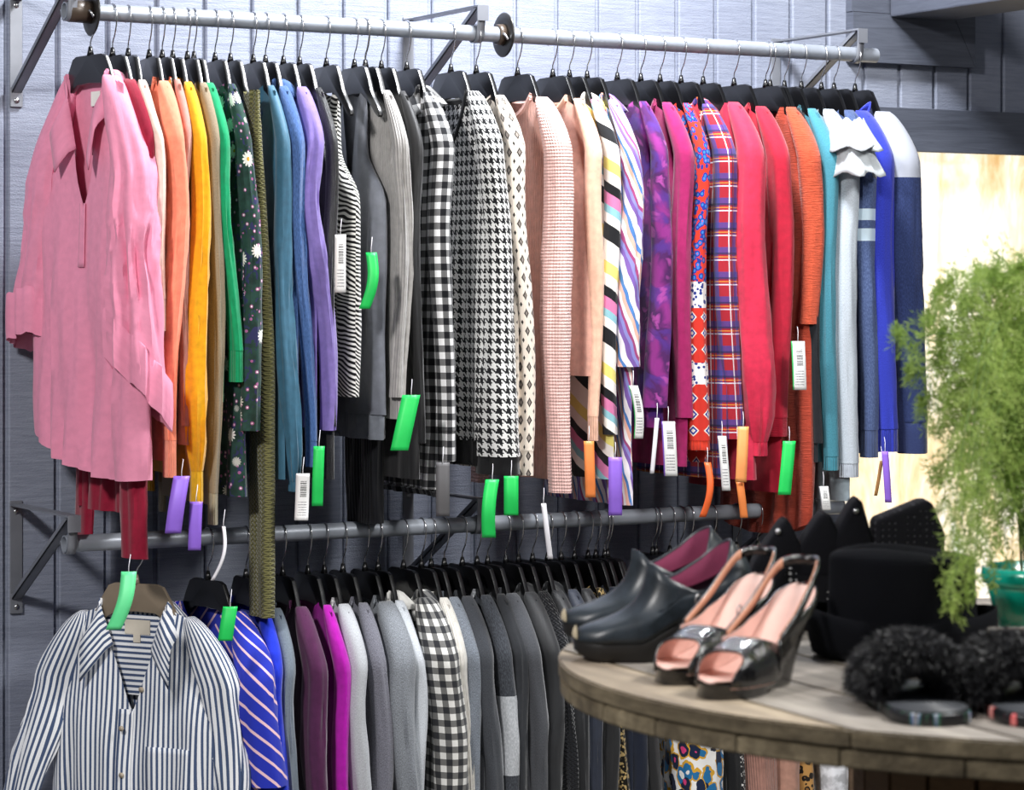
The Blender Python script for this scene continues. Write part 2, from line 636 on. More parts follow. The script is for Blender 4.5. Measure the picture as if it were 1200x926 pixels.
def cuff_rows(last, lastuv, h, s0=.96, s1=.98, seed=0):
    c = sum(last, Vector()) / len(last)
    rows, uv = [], []
    for k, (q, dz) in enumerate(((s0 * .93, .004), (s0, -.002), (s0 * 1.0, -.35 * h), (s1, -.75 * h), (s1 * .99, -h), (s1 * .8, -h + .006))):
        rows.append([Vector((c.x + (p.x - c.x) * q, c.y + (p.y - c.y) * q, c.z + dz)) for p in last]); uv.append([(a, b - dz) for a, b in lastuv])
    return rows, uv


def rim_path(w, nw, neck, nf, nb, tb=.012, n=40, slope=.32, f0=0.0):
    """the neckline: front centre -> near shoulder -> back -> far shoulder -> front centre (front faces -x, near = -y)"""
    out = []
    def zf(y):
        q = abs(y) / nw
        return -nf * (1 - q) if neck == 'v' else -nf * (1 - q * q)
    def xb(y): return tb * (.12 + .88 * max(0, 1 - (abs(y) / w) ** 4) ** .5)
    for k in range(n + 1):
        y = -nw * (f0 + (1 - f0) * k / n); out.append(Vector((-xb(y), y, zf(y))))
    for k in range(1, n):
        y = -nw + 2 * nw * k / n; out.append(Vector((xb(y), y, -nb * (1 - (y / nw) ** 2))))
    for k in range(n + 1):
        y = nw * (1 - (1 - f0) * k / n); out.append(Vector((-xb(y), y, zf(y))))
    return out


def neckband(parent, mat, g, r=.0055, name='neckband'):
    pts = rim_path(g['w'], g['nw'], g['neck'], g['nf'], g['nb'], g['tb0'], 16)
    # flat knitted band: an oval tube following the neckline
    rows, uv = [], []
    L = 0
    m = len(pts)
    for i, p in enumerate(pts):
        if i: L += (p - pts[i - 1]).length
        ring, ur = [], []
        d = (pts[(i + 1) % m] - pts[i - 1]).normalized()
        side = Vector((1 if p.x > 0 else -1, 0, 0))
        up = Vector((0, 0, 1)) - d * d.z
        if up.length < .2: up = Vector((0, -p.y, 0))
        up.normalize()
        for k in range(8):
            a = 2 * pi * k / 8
            ring.append(p + side * (.35 * r * cos(a)) + up * (r * 1.25 * sin(a) - r * .3)); ur.append((k * .003, L))
        rows.append(ring); uv.append(ur)
    return mobj(name, grid(name, rows, uv, closed=True, caps=(True, True)), mat, parent)


def shirt_collar(parent, mat, g, depth=.055, wtip=.072, wback=.045, stand=.016, lapel=0.0, name='collar'):
    """fold-over collar; its points lie on the front, `depth` of the neckline left bare"""
    pts = rim_path(g['w'], g['nw'], g['neck'], g['nf'], g['nb'], g['tb0'], 24, f0=0.0)
    n = 24
    keep = [p for p in pts if p.z > -depth]
    rows, uv = [[] for _ in range(6)], [[] for _ in range(6)]
    m = len(keep); L = 0
    for i, p in enumerate(keep):
        if i: L += (p - keep[i - 1]).length
        e = abs(2 * i / (m - 1) - 1)           # 1 at the points
        wd = lerp(wback, wtip, e ** 3)
        front = sstep(.45, .75, e)
        sy = -1 if i < m / 2 else 1
        out = Vector((lerp(.55, -.10, front), sy * lerp(.35, .62, front) * sstep(0, .3, e), -.80)).normalized()
        xo = Vector((lerp(.006, -.010, front), 0, 0))
        top = p + Vector((lerp(.004, -.003, front), 0, stand * (1 - .55 * e)))
        prof = [p + Vector((0, 0, -.004)), p + Vector((0, 0, stand * .5)), top, top + xo + out * (wd * .12), top + xo * 1.7 + out * (wd * .6), top + xo * 1.9 + out * wd]
        for k in range(6):
            rows[k].append(prof[k]); uv[k].append((L * 1.0, k * wd / 5))
    o = mobj(name, grid(name, rows, uv), mat, parent)
    s = o.modifiers.new('thick', 'SOLIDIFY'); s.thickness = .0022; s.offset = 0
    return o


def patch(name, parent, mat, g, y0, y1, z0, z1, off=.003, body=None, n=10, uv0=0.0, skirt=0.0):
    """flat piece lying on the front of the body (follows its surface)"""
    from mathutils.bvhtree import BVHTree
    me = body.data
    bv = BVHTree.FromPolygons([v.co for v in me.vertices], [p.vertices for p in me.polygons])
    rows, uv = [], []
    for i in range(n + 1):
        z = lerp(z0, z1, i / n); row, ur = [], []
        for j in range(7):
            y = lerp(y0, y1, j / 6)
            h = bv.ray_cast(Vector((-.3, y, z)), Vector((1, 0, 0)))
            x = h[0].x if h[0] is not None else -.02
            row.append(Vector((min(x, -.004) - off, y, z))); ur.append((y + uv0, -z))
        rows.append(row); uv.append(ur)
    o = mobj(name, grid(name, rows, uv), mat, parent)
    s = o.modifiers.new('thick', 'SOLIDIFY'); s.thickness = .0015; s.offset = 0
    return o


USED_X = {}


def garment(name, label, cat, mat, sh, bot, hem, rod=ROD_U, wd=24, w=.19, nw=.072, neck='crew', nf=.055, nb=.012, style='straight', cuff=None, cuff_h=.05,
            body_mat=None, sleeves=True, fold=.20, bfold=.010, rz=0.0, seed=None, band=None, collar=None, tb0=.012, tb1=.020, hx=None, hy=None, far=True,
            curve=0.0, wh=None, wc=None, topw=None, arm=.17, hang='#0c0c0e', group=None, hlabel=None, elbow=.010, hanger_on=True, dy=0.0, slope=.32, backlong=0.0, hemband=None, sx=None, lean=0.0, tilt=0.0, tuck=False):
    """sh=(px,py) centre of the near sleeve a hand below the shoulder; bot=(px,py) centre of its cuff; hem=py of the body hem"""
    seed = seed if seed is not None else R.random() * 50
    rz = radians(rz - (9.0 * max(0.0, 1 - sh[0] / 640) if rz == 0 else 0))
    # where the near shoulder is
    yl = -(w - .022)
    x = at(sh[0], sh[1], yl * cos(rz)).x + yl * sin(rz) if sx is None else sx
    z0 = rod - NECK
    sc, kc, ks = local_scale(sh[0], -w)
    half = wd / 2 / sc
    hy_ = hy if hy else min(.046, .62 * half / max(ks, .15))
    hx_ = hx if hx else sqrt(max(half ** 2 - (hy_ * ks) ** 2, .009 ** 2)) / kc
    pb = at(bot[0], bot[1], -w)
    dx = (pb.x - at(sh[0], bot[1], -w).x)
    zb = pb.z - z0
    zh = at(sh[0] - 8, hem, -.12).z - z0
    t = thing(name, label, cat, (x, 0, z0), rz, group)
    g = dict(w=w, nw=nw, neck=neck, nf=nf, nb=nb, tb0=tb0, tb1=tb1, seed=seed, zh=zh, x=x, z0=z0, rz=rz)
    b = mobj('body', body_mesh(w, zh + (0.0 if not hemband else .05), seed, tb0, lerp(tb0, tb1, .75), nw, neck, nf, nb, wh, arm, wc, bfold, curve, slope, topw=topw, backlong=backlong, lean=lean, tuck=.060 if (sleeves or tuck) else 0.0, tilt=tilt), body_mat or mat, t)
    g['body'] = b; g['root'] = t
    if hemband:
        me = b.data; nn = 66
        last = [me.vertices[len(me.vertices) - 2 * nn + k].co.copy() for k in range(nn)]
        cr, cu = cuff_rows(last, [(p.y, -p.z) for p in last], .05, .95, .93)
        mobj('hem_band', grid('hem_band', cr, cu, closed=True), hemband, t)
    if sleeves:
        for side in ((-1, 1) if far else (-1,)):
            z_s = zb + (cuff_h if cuff else 0)
            rows, uv = sleeve_rows(side, w, nw, z_s, hx_ if side < 0 else max(.010, hx_ * .5), hy_, dx if side < 0 else 0, dy, style, seed + side, fold, slope, elbow=elbow if side < 0 else elbow * .3)
            last, lu = [p.copy() for p in rows[-1]], list(uv[-1])
            close_hem(rows, uv)
            s = mobj('sleeve', grid('sleeve', rows, uv, closed=True, caps=(True, False)), mat, t)
            if cuff:
                cr, cu = cuff_rows(last, lu, cuff_h)
                mobj('cuff', grid('cuff', cr, cu, closed=True), cuff if cuff != True else mat, s)
    if band:
        neckband(t, band if band is not True else mat, g)
    if collar:
        shirt_collar(t, mat if collar is True else collar, g, min(.06, nf * .8))
    if hanger_on:
        hanger(x, rod, rz, hlabel or ('black hanger holding the ' + label), hang,
               'hangers on the upper rod' if rod == ROD_U else 'hangers on the lower rod')
    return g
# ------------------------------------------------------------------ room
def siding_mat():
    n = NT('painted_rough_sawn_siding', 0.75, 0, 0.25)
    o = n.obj()
    a = n.noise(n.scale(o, (14, 14, 210)), 1.0, 4, 0.65)
    b = n.noise(n.scale(o, (260, 60, 500)), 1.0, 2, 0.6)
    c = n.noise(n.scale(o, (2.5, 2.5, 1.2)), 1.0, 3)
    col = n.mix(n.mr(a, .35, .65, 0, 1), '#858b9b', '#969cac')
    col = n.mix(n.mr(c, .35, .65, 0, .35), col, '#70768a')
    n.color(col)
    n.bump(n.m('ADD', n.m('MULTIPLY', a, 1.0), n.m('MULTIPLY', b, .8)), .55, .0025)
    return n.mat


def board_mat(lo, hi, key):
    n = NT(key, 0.55, 0, 0.4)
    o = n.obj()
    a = n.noise(n.scale(o, (5, 5, 75)), 1.0, 5, 0.6, 1.2)
    n.color(n.mix(n.mr(a, .3, .7, 0, 1), lo, hi))
    n.bump(a, .5, .002)
    return n.mat


SID = siding_mat()
TRIM = board_mat('#4d515d', '#5d626f', 'painted_board')
GX0 = at(67, 500, WALL_Y).x
GX1 = at(1175, 100, WALL_Y).x
GP = (GX1 - GX0) / 23
WTOP = 2.75
beam_tl = at(1052, 126, WALL_Y - .02)
beam_bl = at(1052, 177, WALL_Y - .02)
ZT, ZB = beam_tl.z, beam_bl.z          # horizontal board above the window
WIN_X0 = at(985, 300, WALL_Y).x
WIN_X1 = WIN_X0 + 1.25
WIN_Z0 = 0.42


def wall():
    bm = bmesh.new()
    x0, x1 = GX0 - 8 * GP, GX1 + 18 * GP
    gw = .0095
    k = -8
    while GX0 + k * GP < x1:
        a, b = GX0 + k * GP + gw / 2, GX0 + (k + 1) * GP - gw / 2
        spans = [(0, WTOP)]
        if b > WIN_X0 + .002 and a < WIN_X1:
            spans = [(0, WIN_Z0), (ZB + .01, WTOP)]
            if a < WIN_X0:
                for z in ((WIN_Z0, ZB + .01),): box(bm, (a, WALL_Y, z[0]), (WIN_X0, WALL_Y + .03, z[1]))
            if b > WIN_X1:
                box(bm, (WIN_X1, WALL_Y, WIN_Z0), (b, WALL_Y + .03, ZB + .01))
        for z0, z1 in spans:
            prism(bm, [(a, WALL_Y + .03), (a, WALL_Y + .003), (a + .003, WALL_Y), (b - .003, WALL_Y), (b, WALL_Y + .003), (b, WALL_Y + .03)], 'z', z0, z1)
        k += 1
    # backing behind the grooves
    for lo, hi in (((x0, WALL_Y + .009, 0), (WIN_X0, WALL_Y + .05, WTOP)), ((WIN_X1, WALL_Y + .009, 0), (x1, WALL_Y + .05, WTOP)),
                   ((WIN_X0, WALL_Y + .009, 0), (WIN_X1, WALL_Y + .05, WIN_Z0)), ((WIN_X0, WALL_Y + .009, ZB + .01), (WIN_X1, WALL_Y + .05, WTOP))):
        box(bm, lo, hi)
    tag(mobj('wall_back', bm_mesh('wall_back', bm), SID, smooth=False), kind='structure')


def floor():
    bm = bmesh.new(); box(bm, (-5, -7, -.1), (6, WALL_Y + .1, 0))
    n = NT('concrete', .7, 0, .3)
    f = n.noise(n.obj(), 3.0, 6, .6)
    n.color(n.mix(n.mr(f, .3, .7, 0, 1), '#5a5854', '#76736d')); n.bump(f, .2, .004)
    tag(mobj('floor', bm_mesh('floor', bm), n.mat, smooth=False), kind='structure')


def window():
    # weathered translucent panel glowing with daylight
    n = NT('daylit_translucent_sheet', .5, 0, .3)
    o = n.obj()
    st = n.noise(n.scale(o, (11, 1, 3.2)), 1.0, 5, .65, .7)
    sm = n.noise(n.scale(o, (60, 1, 25)), 1.0, 3, .7)
    f = n.m('ADD', n.m('MULTIPLY', st, .8), n.m('MULTIPLY', sm, .2))
    col = n.ramp(f, [(.30, '#d9a85f'), (.42, '#f0d09a'), (.52, '#fbeacb'), (.64, '#ffffff')])
    n.color('#e8e0d0')
    n.put(n.b.inputs['Emission Color'], col)
    n.b.inputs['Emission Strength'].default_value = 1.15
    bm = bmesh.new(); box(bm, (WIN_X0 - .02, WALL_Y + .035, WIN_Z0 - .02), (WIN_X1 + .02, WALL_Y + .041, ZB + .03))
    tag(mobj('window_1', bm_mesh('window_1', bm), n.mat, smooth=False), kind='structure')
    # board across the top, jambs and sill
    bm = bmesh.new(); box(bm, (WIN_X0 - .10, WALL_Y - .022, ZB), (WIN_X1 + .2, WALL_Y - .0005, ZT), .002)
    tag(mobj('trim_1', bm_mesh('trim_1', bm), TRIM, smooth=False), kind='structure')
    bm = bmesh.new(); box(bm, (WIN_X0 - .09, WALL_Y - .02, WIN_Z0 - .08), (WIN_X0 + .0, WALL_Y - .0005, ZB - .0005), .002)
    box(bm, (WIN_X1, WALL_Y - .02, WIN_Z0 - .08), (WIN_X1 + .09, WALL_Y - .0005, ZB - .0005), .002)
    box(bm, (WIN_X0 + .0005, WALL_Y - .03, WIN_Z0 - .08), (WIN_X1 - .0005, WALL_Y - .0005, WIN_Z0), .002)
    tag(mobj('trim_2', bm_mesh('trim_2', bm), TRIM, smooth=False), kind='structure')
    # mitred box frame higher up on the wall
    a = at(1000, 74, WALL_Y - .03); b = at(1143, 77, WALL_Y - .03)
    zb = (a.z + b.z) / 2
    bm = bmesh.new()
    h = .115
    prism(bm, [(a.x, zb), (b.x, zb), (b.x - h * .55, zb + h), (b.x - h * .55, zb + h + .003), (a.x, zb + h + .003)], 'y', WALL_Y - .03, WALL_Y - .0005)
    prism(bm, [(b.x, zb + .002), (b.x, WTOP), (b.x - h * .55, WTOP), (b.x - h * .55, zb + h + .004)], 'y', WALL_Y - .03, WALL_Y - .0005)
    prism(bm, [(a.x, zb + h + .005), (b.x - h * .55 - .002, zb + h + .005), (b.x - h * .55 - .002, WTOP), (a.x, WTOP)], 'y', WALL_Y - .024, WALL_Y - .0005)
    tag(mobj('trim_3', bm_mesh('trim_3', bm), TRIM, smooth=False), kind='structure')
    # rafter running out over the room
    p = at(1043, 20, WALL_Y - .031); q = at(1112, 27, WALL_Y - .031)
    bm = bmesh.new(); box(bm, (p.x, -4.6, p.z), (q.x, WALL_Y - .031, p.z + .19), .004)
    box(bm, (q.x + .002, -4.6, p.z + .03), (q.x + .05, WALL_Y - .031, p.z + .19), .003)
    tag(mobj('trim_4', bm_mesh('trim_4', bm), TRIM, smooth=False), kind='structure')


wall(); floor(); window()

# ------------------------------------------------------------------ clothes rods, brackets, dividers
STEEL = plain('#9aa0aa', .38, .25, .5)
BRKT = plain('#83868e', .42, .3, .5, key='bracket')
SCREW = plain('#b9b9bb', .3, 1.0)
XR0 = at(75, 100, 0).x
XR1 = at(1026, 100, 0).x


def rod(z, label, x0, x1):
    n = 24
    ro, ri = .0165, .0145
    rows = []
    for (x, r) in ((x0 + .04, ri), (x0, ri), (x0, ro), (x1, ro), (x1, ri), (x1 - .04, ri)):
        rows.append([Vector((x, r * cos(2 * pi * k / n), z + r * sin(2 * pi * k / n))) for k in range(n)])
    me = grid('clothes_rod', rows, closed=True, caps=(True, True))
    o = mobj('clothes_rod', me, STEEL)
    me.set_sharp_from_angle(angle=radians(40))
    tag(o, label, 'clothes rod')


rod(ROD_U, 'long round grey metal clothes rod along the top of the rack', XR0, XR1)
rod(ROD_L, 'grey metal clothes rod of the lower row, open end by the bracket', XR0, at(985, 600, 0).x)


def bracket(x, zr, label, up=.052):
    """wall leg, arm, slanting brace and a saddle that carries the rod"""
    t = thing('shelf_bracket', label, 'bracket', (x, WALL_Y, zr), 0, None)
    yb = -WALL_Y       # rod line seen from the wall
    bm = bmesh.new(); box(bm, (-.013, -.0035, -.165), (.013, -.0006, up + .01), .001)
    cyl = []
    mobj('wall_leg', bm_mesh('wall_leg', bm), BRKT, t, False)
    bm = bmesh.new()
    prism(bm, [(-.004, up), (-.004, up + .004), (yb - .028, up + .004), (yb - .028, up), ], 'x', -.013, .013)
    prism(bm, [(yb - .028, up + .004), (yb - .031, up + .004), (yb - .031, up - .028), (yb - .028, up - .028)], 'x', -.013, .013)
    prism(bm, [(yb + .020, up), (yb - .028, up), (yb - .028, up - .028)], 'x', .009, .0125)
    mobj('arm', bm_mesh('arm', bm), BRKT, t, False)
    # brace: shallow channel
    a = Vector((0, yb - .018, up - .004)); b = Vector((0, -.006, -.135))
    d = (b - a).normalized(); nrm = Vector((0, -d.z, d.y))
    bm = bmesh.new()
    for (x0, x1, w0, w1) in ((-.010, .010, -.0015, .0015), (-.010, -.0075, -.0015, .010), (.0075, .010, -.0015, .010)):
        vs = []
        for p in (a, b):
            for xx, ww in ((x0, w0), (x1, w0), (x1, w1), (x0, w1)):
                vs.append(bm.verts.new(p + Vector((xx, 0, 0)) + nrm * ww))
        for k in range(4): bm.faces.new((vs[k], vs[(k + 1) % 4], vs[4 + (k + 1) % 4], vs[4 + k]))
        bm.faces.new(vs[:4]); bm.faces.new(vs[7:3:-1])
    box(bm, (-.013, -.0065, -.165), (.013, -.0038, -.125), .001)
    mobj('brace', bm_mesh('brace', bm), BRKT, t, False)
    # rod saddle
    bm = bmesh.new()
    pts = [(0, yb - .024, up - .004), (0, yb - .0225, .02)] + [(0, yb + .0195 * cos(q), .0195 * sin(q)) for q in [pi - k * pi / 12 * 1.0 + 2 * pi * 0 for k in range(0, 1)]]
    pts += [(0, yb + .0195 * cos(pi + k * pi / 12), .0195 * sin(pi + k * pi / 12)) for k in range(1, 13)]
    pts += [(0, yb + .024, .004), (0, yb + .027, -.004)]
    rows = []
    for p in pts: rows.append([Vector((-.009, p[1], p[2])), Vector((.009, p[1], p[2]))])
    o = mobj('rod_saddle', grid('rod_saddle', rows), BRKT, t)
    s = o.modifiers.new('thick', 'SOLIDIFY'); s.thickness = .002; s.offset = 0
    for z in (up - .012, -.152):
        bm = bmesh.new()
        bmesh.ops.create_uvsphere(bm, u_segments=12, v_segments=8, radius=.006, matrix=Matrix.Translation((0, -.0066 if z < 0 else -.0036, z)) @ Matrix.Diagonal((1, .45, 1, 1)))
        mobj('screw', bm_mesh('screw', bm), SCREW, t)


XB0 = at(76, 600, 0).x + .008
XB1 = at(566, 10, -.03).x
XB2 = at(1011, 40, -.03).x
XL1 = XB1
for x, z, lb in ((XB0, ROD_U, 'grey metal bracket carrying the near end of the upper clothes rod'),
                 (XB1, ROD_U, 'grey metal bracket under the middle of the upper clothes rod'),
                 (XB2, ROD_U, 'grey metal bracket holding the far end of the upper clothes rod'),
                 (XB0, ROD_L, 'grey metal bracket carrying the open end of the lower clothes rod'),
                 (XL1, ROD_L, 'dark metal bracket under the middle of the lower clothes rod'),
                 (at(955, 600, 0).x, ROD_L, 'metal bracket at the hidden far end of the lower clothes rod')):
    bracket(x, z, lb)


def divider(x, label, hub):
    t = thing('rod_divider', label, 'rod divider', (x, 0, ROD_U))
    m = plain('#23211f', .35, 0, .5)
    n = 40; rows = []
    for (xx, r) in ((-.001, .0185), (-.0022, .024), (-.0022, .044), (0, .047), (.0022, .044), (.0022, .024), (.001, .0185), (-.001, .0185)):
        rows.append([Vector((xx, r * cos(2 * pi * k / n), r * sin(2 * pi * k / n))) for k in range(n)])
    mobj('disc', grid('disc', rows, closed=True), m, t)
    rows = []
    for (xx, r) in ((-.0023, .0182), (-.0023, .0225), (-hub, .0215), (-hub - .003, .019), (-hub - .003, .0182), (-.0023, .0182)):
        rows.append([Vector((xx, r * cos(2 * pi * k / n), r * sin(2 * pi * k / n))) for k in range(n)])
    mobj('clamp_collar', grid('clamp_collar', rows, closed=True), plain('#4a3f36', .4, .1, .5), t)
    tp = smooth_path([(-.012, -.022, 0), (-.010, -.027, -.004), (-.005, -.029, -.012)], 8)
    bm = bmesh.new(); tube(bm, tp, .003, 8); mobj('lever', bm_mesh('lever', bm), SCREW, t)


divider(at(107, 15, 0).x, 'round black divider disc on the upper rod above the pink shirt', .045)
divider(at(590, 40, 0).x, 'round black divider disc in the middle of the upper rod', .014)
# ------------------------------------------------------------------ upper row
UP = 'clothes on the upper rod'
LOWG = 'clothes on the lower rod'
PINK = fab('#e993b0', 'plain', .75, .15, .05)
BURG = fab('#8d1230')


def upper():
    garment('cardigan', 'burgundy knit with a ruffled hem peeking out below the pink shirt', 'top', BURG, (168, 140), (156, 656), 603, wd=30, w=.17, fold=.3, bfold=.03, rz=2, group=UP, dy=-.01, far=True, tb1=.016, nw=.06)
    g = garment('shirt', 'pink cotton shirt with open collar and rolled sleeves hanging by the wall', 'shirt', PINK, (146, 150), (150, 470), 535, wd=62, w=.185, nw=.078, neck='v', nf=.245, nb=.01, style='wide', rz=9, tb0=.014, tb1=.030,
                wh=.272, wc=.215, bfold=.030, fold=.26, group=UP, curve=.03, tilt=.040, tuck=True, slope=.35, hx=.038, hy=.05, sx=at(106, 120, 0).x, sleeves=False, hlabel='black hanger holding the pink shirt, nearest the rod divider by the wall', seed=4.2)
    t, b = g['root'], g['body']
    for side, zb, dx, dy, hx, sl in ((1, -.500, -.010, .065, .030, .4), (-1, -.600, -.004, .020, .038, 1.15)):
        rows, uv = sleeve_rows(side, .185, .078, zb, hx, .052, dx, dy, 'wide', 3.1 + side, .30, nr=56, n=48, slope=.35, head=.20, inset=.085, slant=sl)
        last, lu = [p.copy() for p in rows[-1]], list(uv[-1])
        close_hem(rows, uv, .03, .93)
        s = mobj('sleeve', grid('sleeve', rows, uv, closed=True, caps=(True, False)), PINK, t)
        c = sum(last, Vector()) / len(last)
        cr, cu = [], []
        for q, dz in ((1.0, .085), (1.03, .083), (1.055, .05), (1.05, .016), (1.02, -.006), (.97, -.002), (.9, .03)):
            cr.append([Vector((c.x + (p.x - c.x) * q, c.y + (p.y - c.y) * q, p.z + dz + .006 * noise.noise(Vector((p.x * 40, p.y * 40, 3.3 + side))))) for p in last])
            cu.append([(a, bb - dz) for a, bb in lu])
        mobj('rolled_cuff', grid('rolled_cuff', cr, cu, closed=True), PINK, s)
    shirt_collar(t, PINK, g, .150, .055, .050, .020)
    patch('placket', t, PINK, g, -.010, .010, -.238, -.36, .003, b)
        # care label inside the collar
    bm = bmesh.new(); box(bm, (.010, -.018, -.05), (.0115, .016, -.022)); tag(mobj('neck_label', bm_mesh('neck_label', bm), plain('#f2efe9', .8), t, False), 'small white neck label')

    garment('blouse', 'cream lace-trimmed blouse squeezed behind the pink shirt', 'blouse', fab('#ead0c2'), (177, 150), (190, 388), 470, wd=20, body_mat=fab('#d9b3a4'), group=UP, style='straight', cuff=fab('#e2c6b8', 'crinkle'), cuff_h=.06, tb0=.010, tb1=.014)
    garment('sweatshirt', 'peach orange sweatshirt with ribbed cuffs', 'sweatshirt', fab('#fb9273'), (203, 150), (204, 560), 540, wd=27, group=UP, style='taper', cuff=fab('#f99a7e', 'rib'), cuff_h=.07, fold=.22, elbow=.014, band=fab('#f58a6c', 'rib'), tb1=.014)
    garment('top', 'striped rust, cream and yellow top behind the peach sweatshirt', 'top', fab('#b98a80'), (219, 150), (214, 500), 520, wd=12, hy=.018, group=UP, style='straight', tb0=.009, tb1=.010, nw=.085, band=stripes([('#b5482e', .3), ('#f3ead8', .25), ('#e59a25', .25), ('#f5efe5', .2)], .03, 'bright_stripe', 'u'))
    garment('shirt', 'mustard yellow top with gathered cuffs', 'shirt', fab('#eaa80f', 'plain', .7), (232, 150), (232, 590), 560, wd=26, group=UP, style='balloon', cuff=fab('#e6b11c'), cuff_h=.06, fold=.24, tb1=.012, band=True)
    garment('sweater', 'taupe fine-knit sweater right of the mustard top', 'sweater', fab('#8e7f69', 'heather'), (250, 160), (251, 616), 590, wd=18, group=UP, style='taper', cuff=fab('#a79c83', 'rib'), cuff_h=.06, tb1=.012)
    garment('sweater', 'kelly green sweater with elbow-length sleeves', 'sweater', fab('#0c9460'), (258, 150), (274, 448), 470, wd=20, group=UP, style='straight', cuff=fab('#0c8f5c', 'rib'), cuff_h=.06, tb1=.012, band=True)
    garment('blouse', 'dark green floral blouse with white daisies', 'blouse', floral('daisy', '#24443c', '#f1eee6', '#d9a53a', 22, .34, '#2c2f58', '#a45f8f', 12), (284, 170), (294, 505), 580, wd=22, group=UP, style='wide', fold=.28, bfold=.02, tb1=.018)
    g = garment('knit_wrap', 'long olive rope-knit wrap reaching down past the lower rod', 'wrap', fab('#6d6a41', 'rope'), (300, 250), (312, 722), 722, w=.070, sleeves=False, group=UP, tb0=.011, tb1=.017, nw=.02, topw=.036, wc=.045, wh=.066, nf=.01, nb=.004, fold=.1, bfold=.008, sx=at(270, 250, 0).x)
    for v in g['body'].data.vertices:
        v.co.y -= .128; v.co.z -= .018 * sstep(-.2, 0, v.co.z); v.co.x += .022 * sstep(0, .6, -v.co.z)
    garment('blouse', 'teal blue blouse with balloon sleeves', 'blouse', fab('#31657f', 'plain', .6), (331, 180), (342, 577), 560, wd=21, group=UP, style='balloon', cuff=True, cuff_h=.02, fold=.26, tb1=.012)
    garment('shirt', 'denim blue button-cuff shirt', 'shirt', fab('#405f92', 'denim'), (346, 180), (361, 548), 560, wd=22, group=UP, style='taper', cuff=fab('#3c5a8e', 'denim'), cuff_h=.05, fold=.22, tb1=.012, collar=True)
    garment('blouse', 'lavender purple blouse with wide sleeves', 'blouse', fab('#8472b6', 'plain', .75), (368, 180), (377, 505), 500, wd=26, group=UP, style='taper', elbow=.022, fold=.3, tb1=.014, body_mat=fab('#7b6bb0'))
    garment('jacket', 'black sequinned jacket right of the lavender blouse', 'jacket', fab('#101014', 'fuzzy', .3), (388, 190), (388, 500), 560, wd=16, hy=.022, group=UP, tb0=.009, tb1=.011)
    zeb = stripes([('#0d0d0f', .52), ('#eceae4', .48)], .0088, 'zebra_tweed', 'v', .35, .05)
    garment('tank_top', 'black and white tweed tank top', 'tank top', zeb, (401, 190), (401, 460), 465, w=.155, sleeves=False, group=UP, tb0=.012, tb1=.026, topw=.062, nw=.042, nf=.12, wh=.17, wc=.16, neck='square', fold=.1, bfold=.012, sx=at(395, 150, -.05).x)
    garment('top', 'slate grey wrap top with thin straps', 'top', fab('#71757f', 'plain', .5), (432, 240), (432, 500), 516, w=.155, sleeves=False, group=UP, tb0=.010, tb1=.024, topw=.060, nw=.045, nf=.20, wc=.15, neck='v', wh=.17, bfold=.022, sx=at(428, 150, -.05).x, hemband=fab('#7b8089'))
    garment('top', 'dark ribbed black top hanging lowest beneath the slate grey one', 'top', fab('#1a1b20', 'rib'), (437, 400), (432, 615), 618, w=.09, sleeves=False, group=UP, tb0=.009, tb1=.026, topw=.09, nw=.075, nf=.30, neck='square', wc=.08, wh=.06, bfold=.014, sx=at(433, 250, -.02).x)
    garment('sweater', 'light grey knit top with twisted front', 'sweater', fab('#a9a6a3', 'rib'), (469, 190), (469, 466), 490, wd=19, group=UP, style='straight', fold=.32, elbow=.012, tb1=.012)
    garment('blouse', 'plain black blouse left of the checked flannel', 'blouse', fab('#0e0e11', 'plain', .55), (488, 200), (489, 520), 560, wd=16, hy=.022, group=UP, tb1=.012, fold=.2)
    gk = gingham('#15161b', '#f1f1f2', .027, 'buffalo')
    garment('shirt', 'black and white gingham checked shirt on the upper rod', 'shirt', gk, (519, 170), (519, 541), 572, wd=27, group=UP, style='straight', cuff=gk, cuff_h=.06, fold=.14, bfold=.020, tb1=.022, collar=True, backlong=.02)
    ht = houndstooth('#121317', '#e4e4e2', .020)
    garment('blouse', 'black and white houndstooth top with black cuffs', 'blouse', ht, (573, 180), (588, 556), 545, wd=42, group=UP, style='flare', cuff=fab('#0d0d10'), cuff_h=.036, fold=.12, bfold=.016, tb1=.02, nw=.09, nf=.11, band=fab('#0c0c0f'), hemband=fab('#0d0d10'))
    def dots(n, u, v, uv):
        a = n.m('ABSOLUTE', n.m('SUBTRACT', n.fr(u, .024), .5)); b = n.m('ABSOLUTE', n.m('SUBTRACT', n.fr(v, .036), .5))
        d = n.m('ADD', n.m('MULTIPLY', a, 1.0), b)
        a2 = n.m('ABSOLUTE', n.m('SUBTRACT', n.fr(u, .024, .5), .5)); b2 = n.m('ABSOLUTE', n.m('SUBTRACT', n.fr(v, .036, .5), .5))
        e = n.m('ADD', n.m('MULTIPLY', a2, 1.3), b2)
        c = n.mix(n.less(d, .30), '#ece0d2', '#3a3532')
        c = n.mix(n.less(d, .16), c, '#8d837c')
        return n.mix(n.less(e, .15), c, '#2c2927')
    dm = pattern('diamond_dot', dots)
    garment('blouse', 'cream blouse with small dark diamond print', 'blouse', dm, (604, 190), (613, 558), 550, wd=24, group=UP, style='straight', cuff=dm, cuff_h=.05, fold=.12, tb1=.014)
    garment('sweater', 'pale pink waffle-knit sweater', 'sweater', fab('#f0c4bd', 'waffle'), (654, 190), (657, 578), 560, wd=34, group=UP, style='straight', body_mat=fab('#dba799', 'rib'), fold=.16, bfold=.012, tb1=.026, band=fab('#e8b5aa', 'rib'), nf=.04)
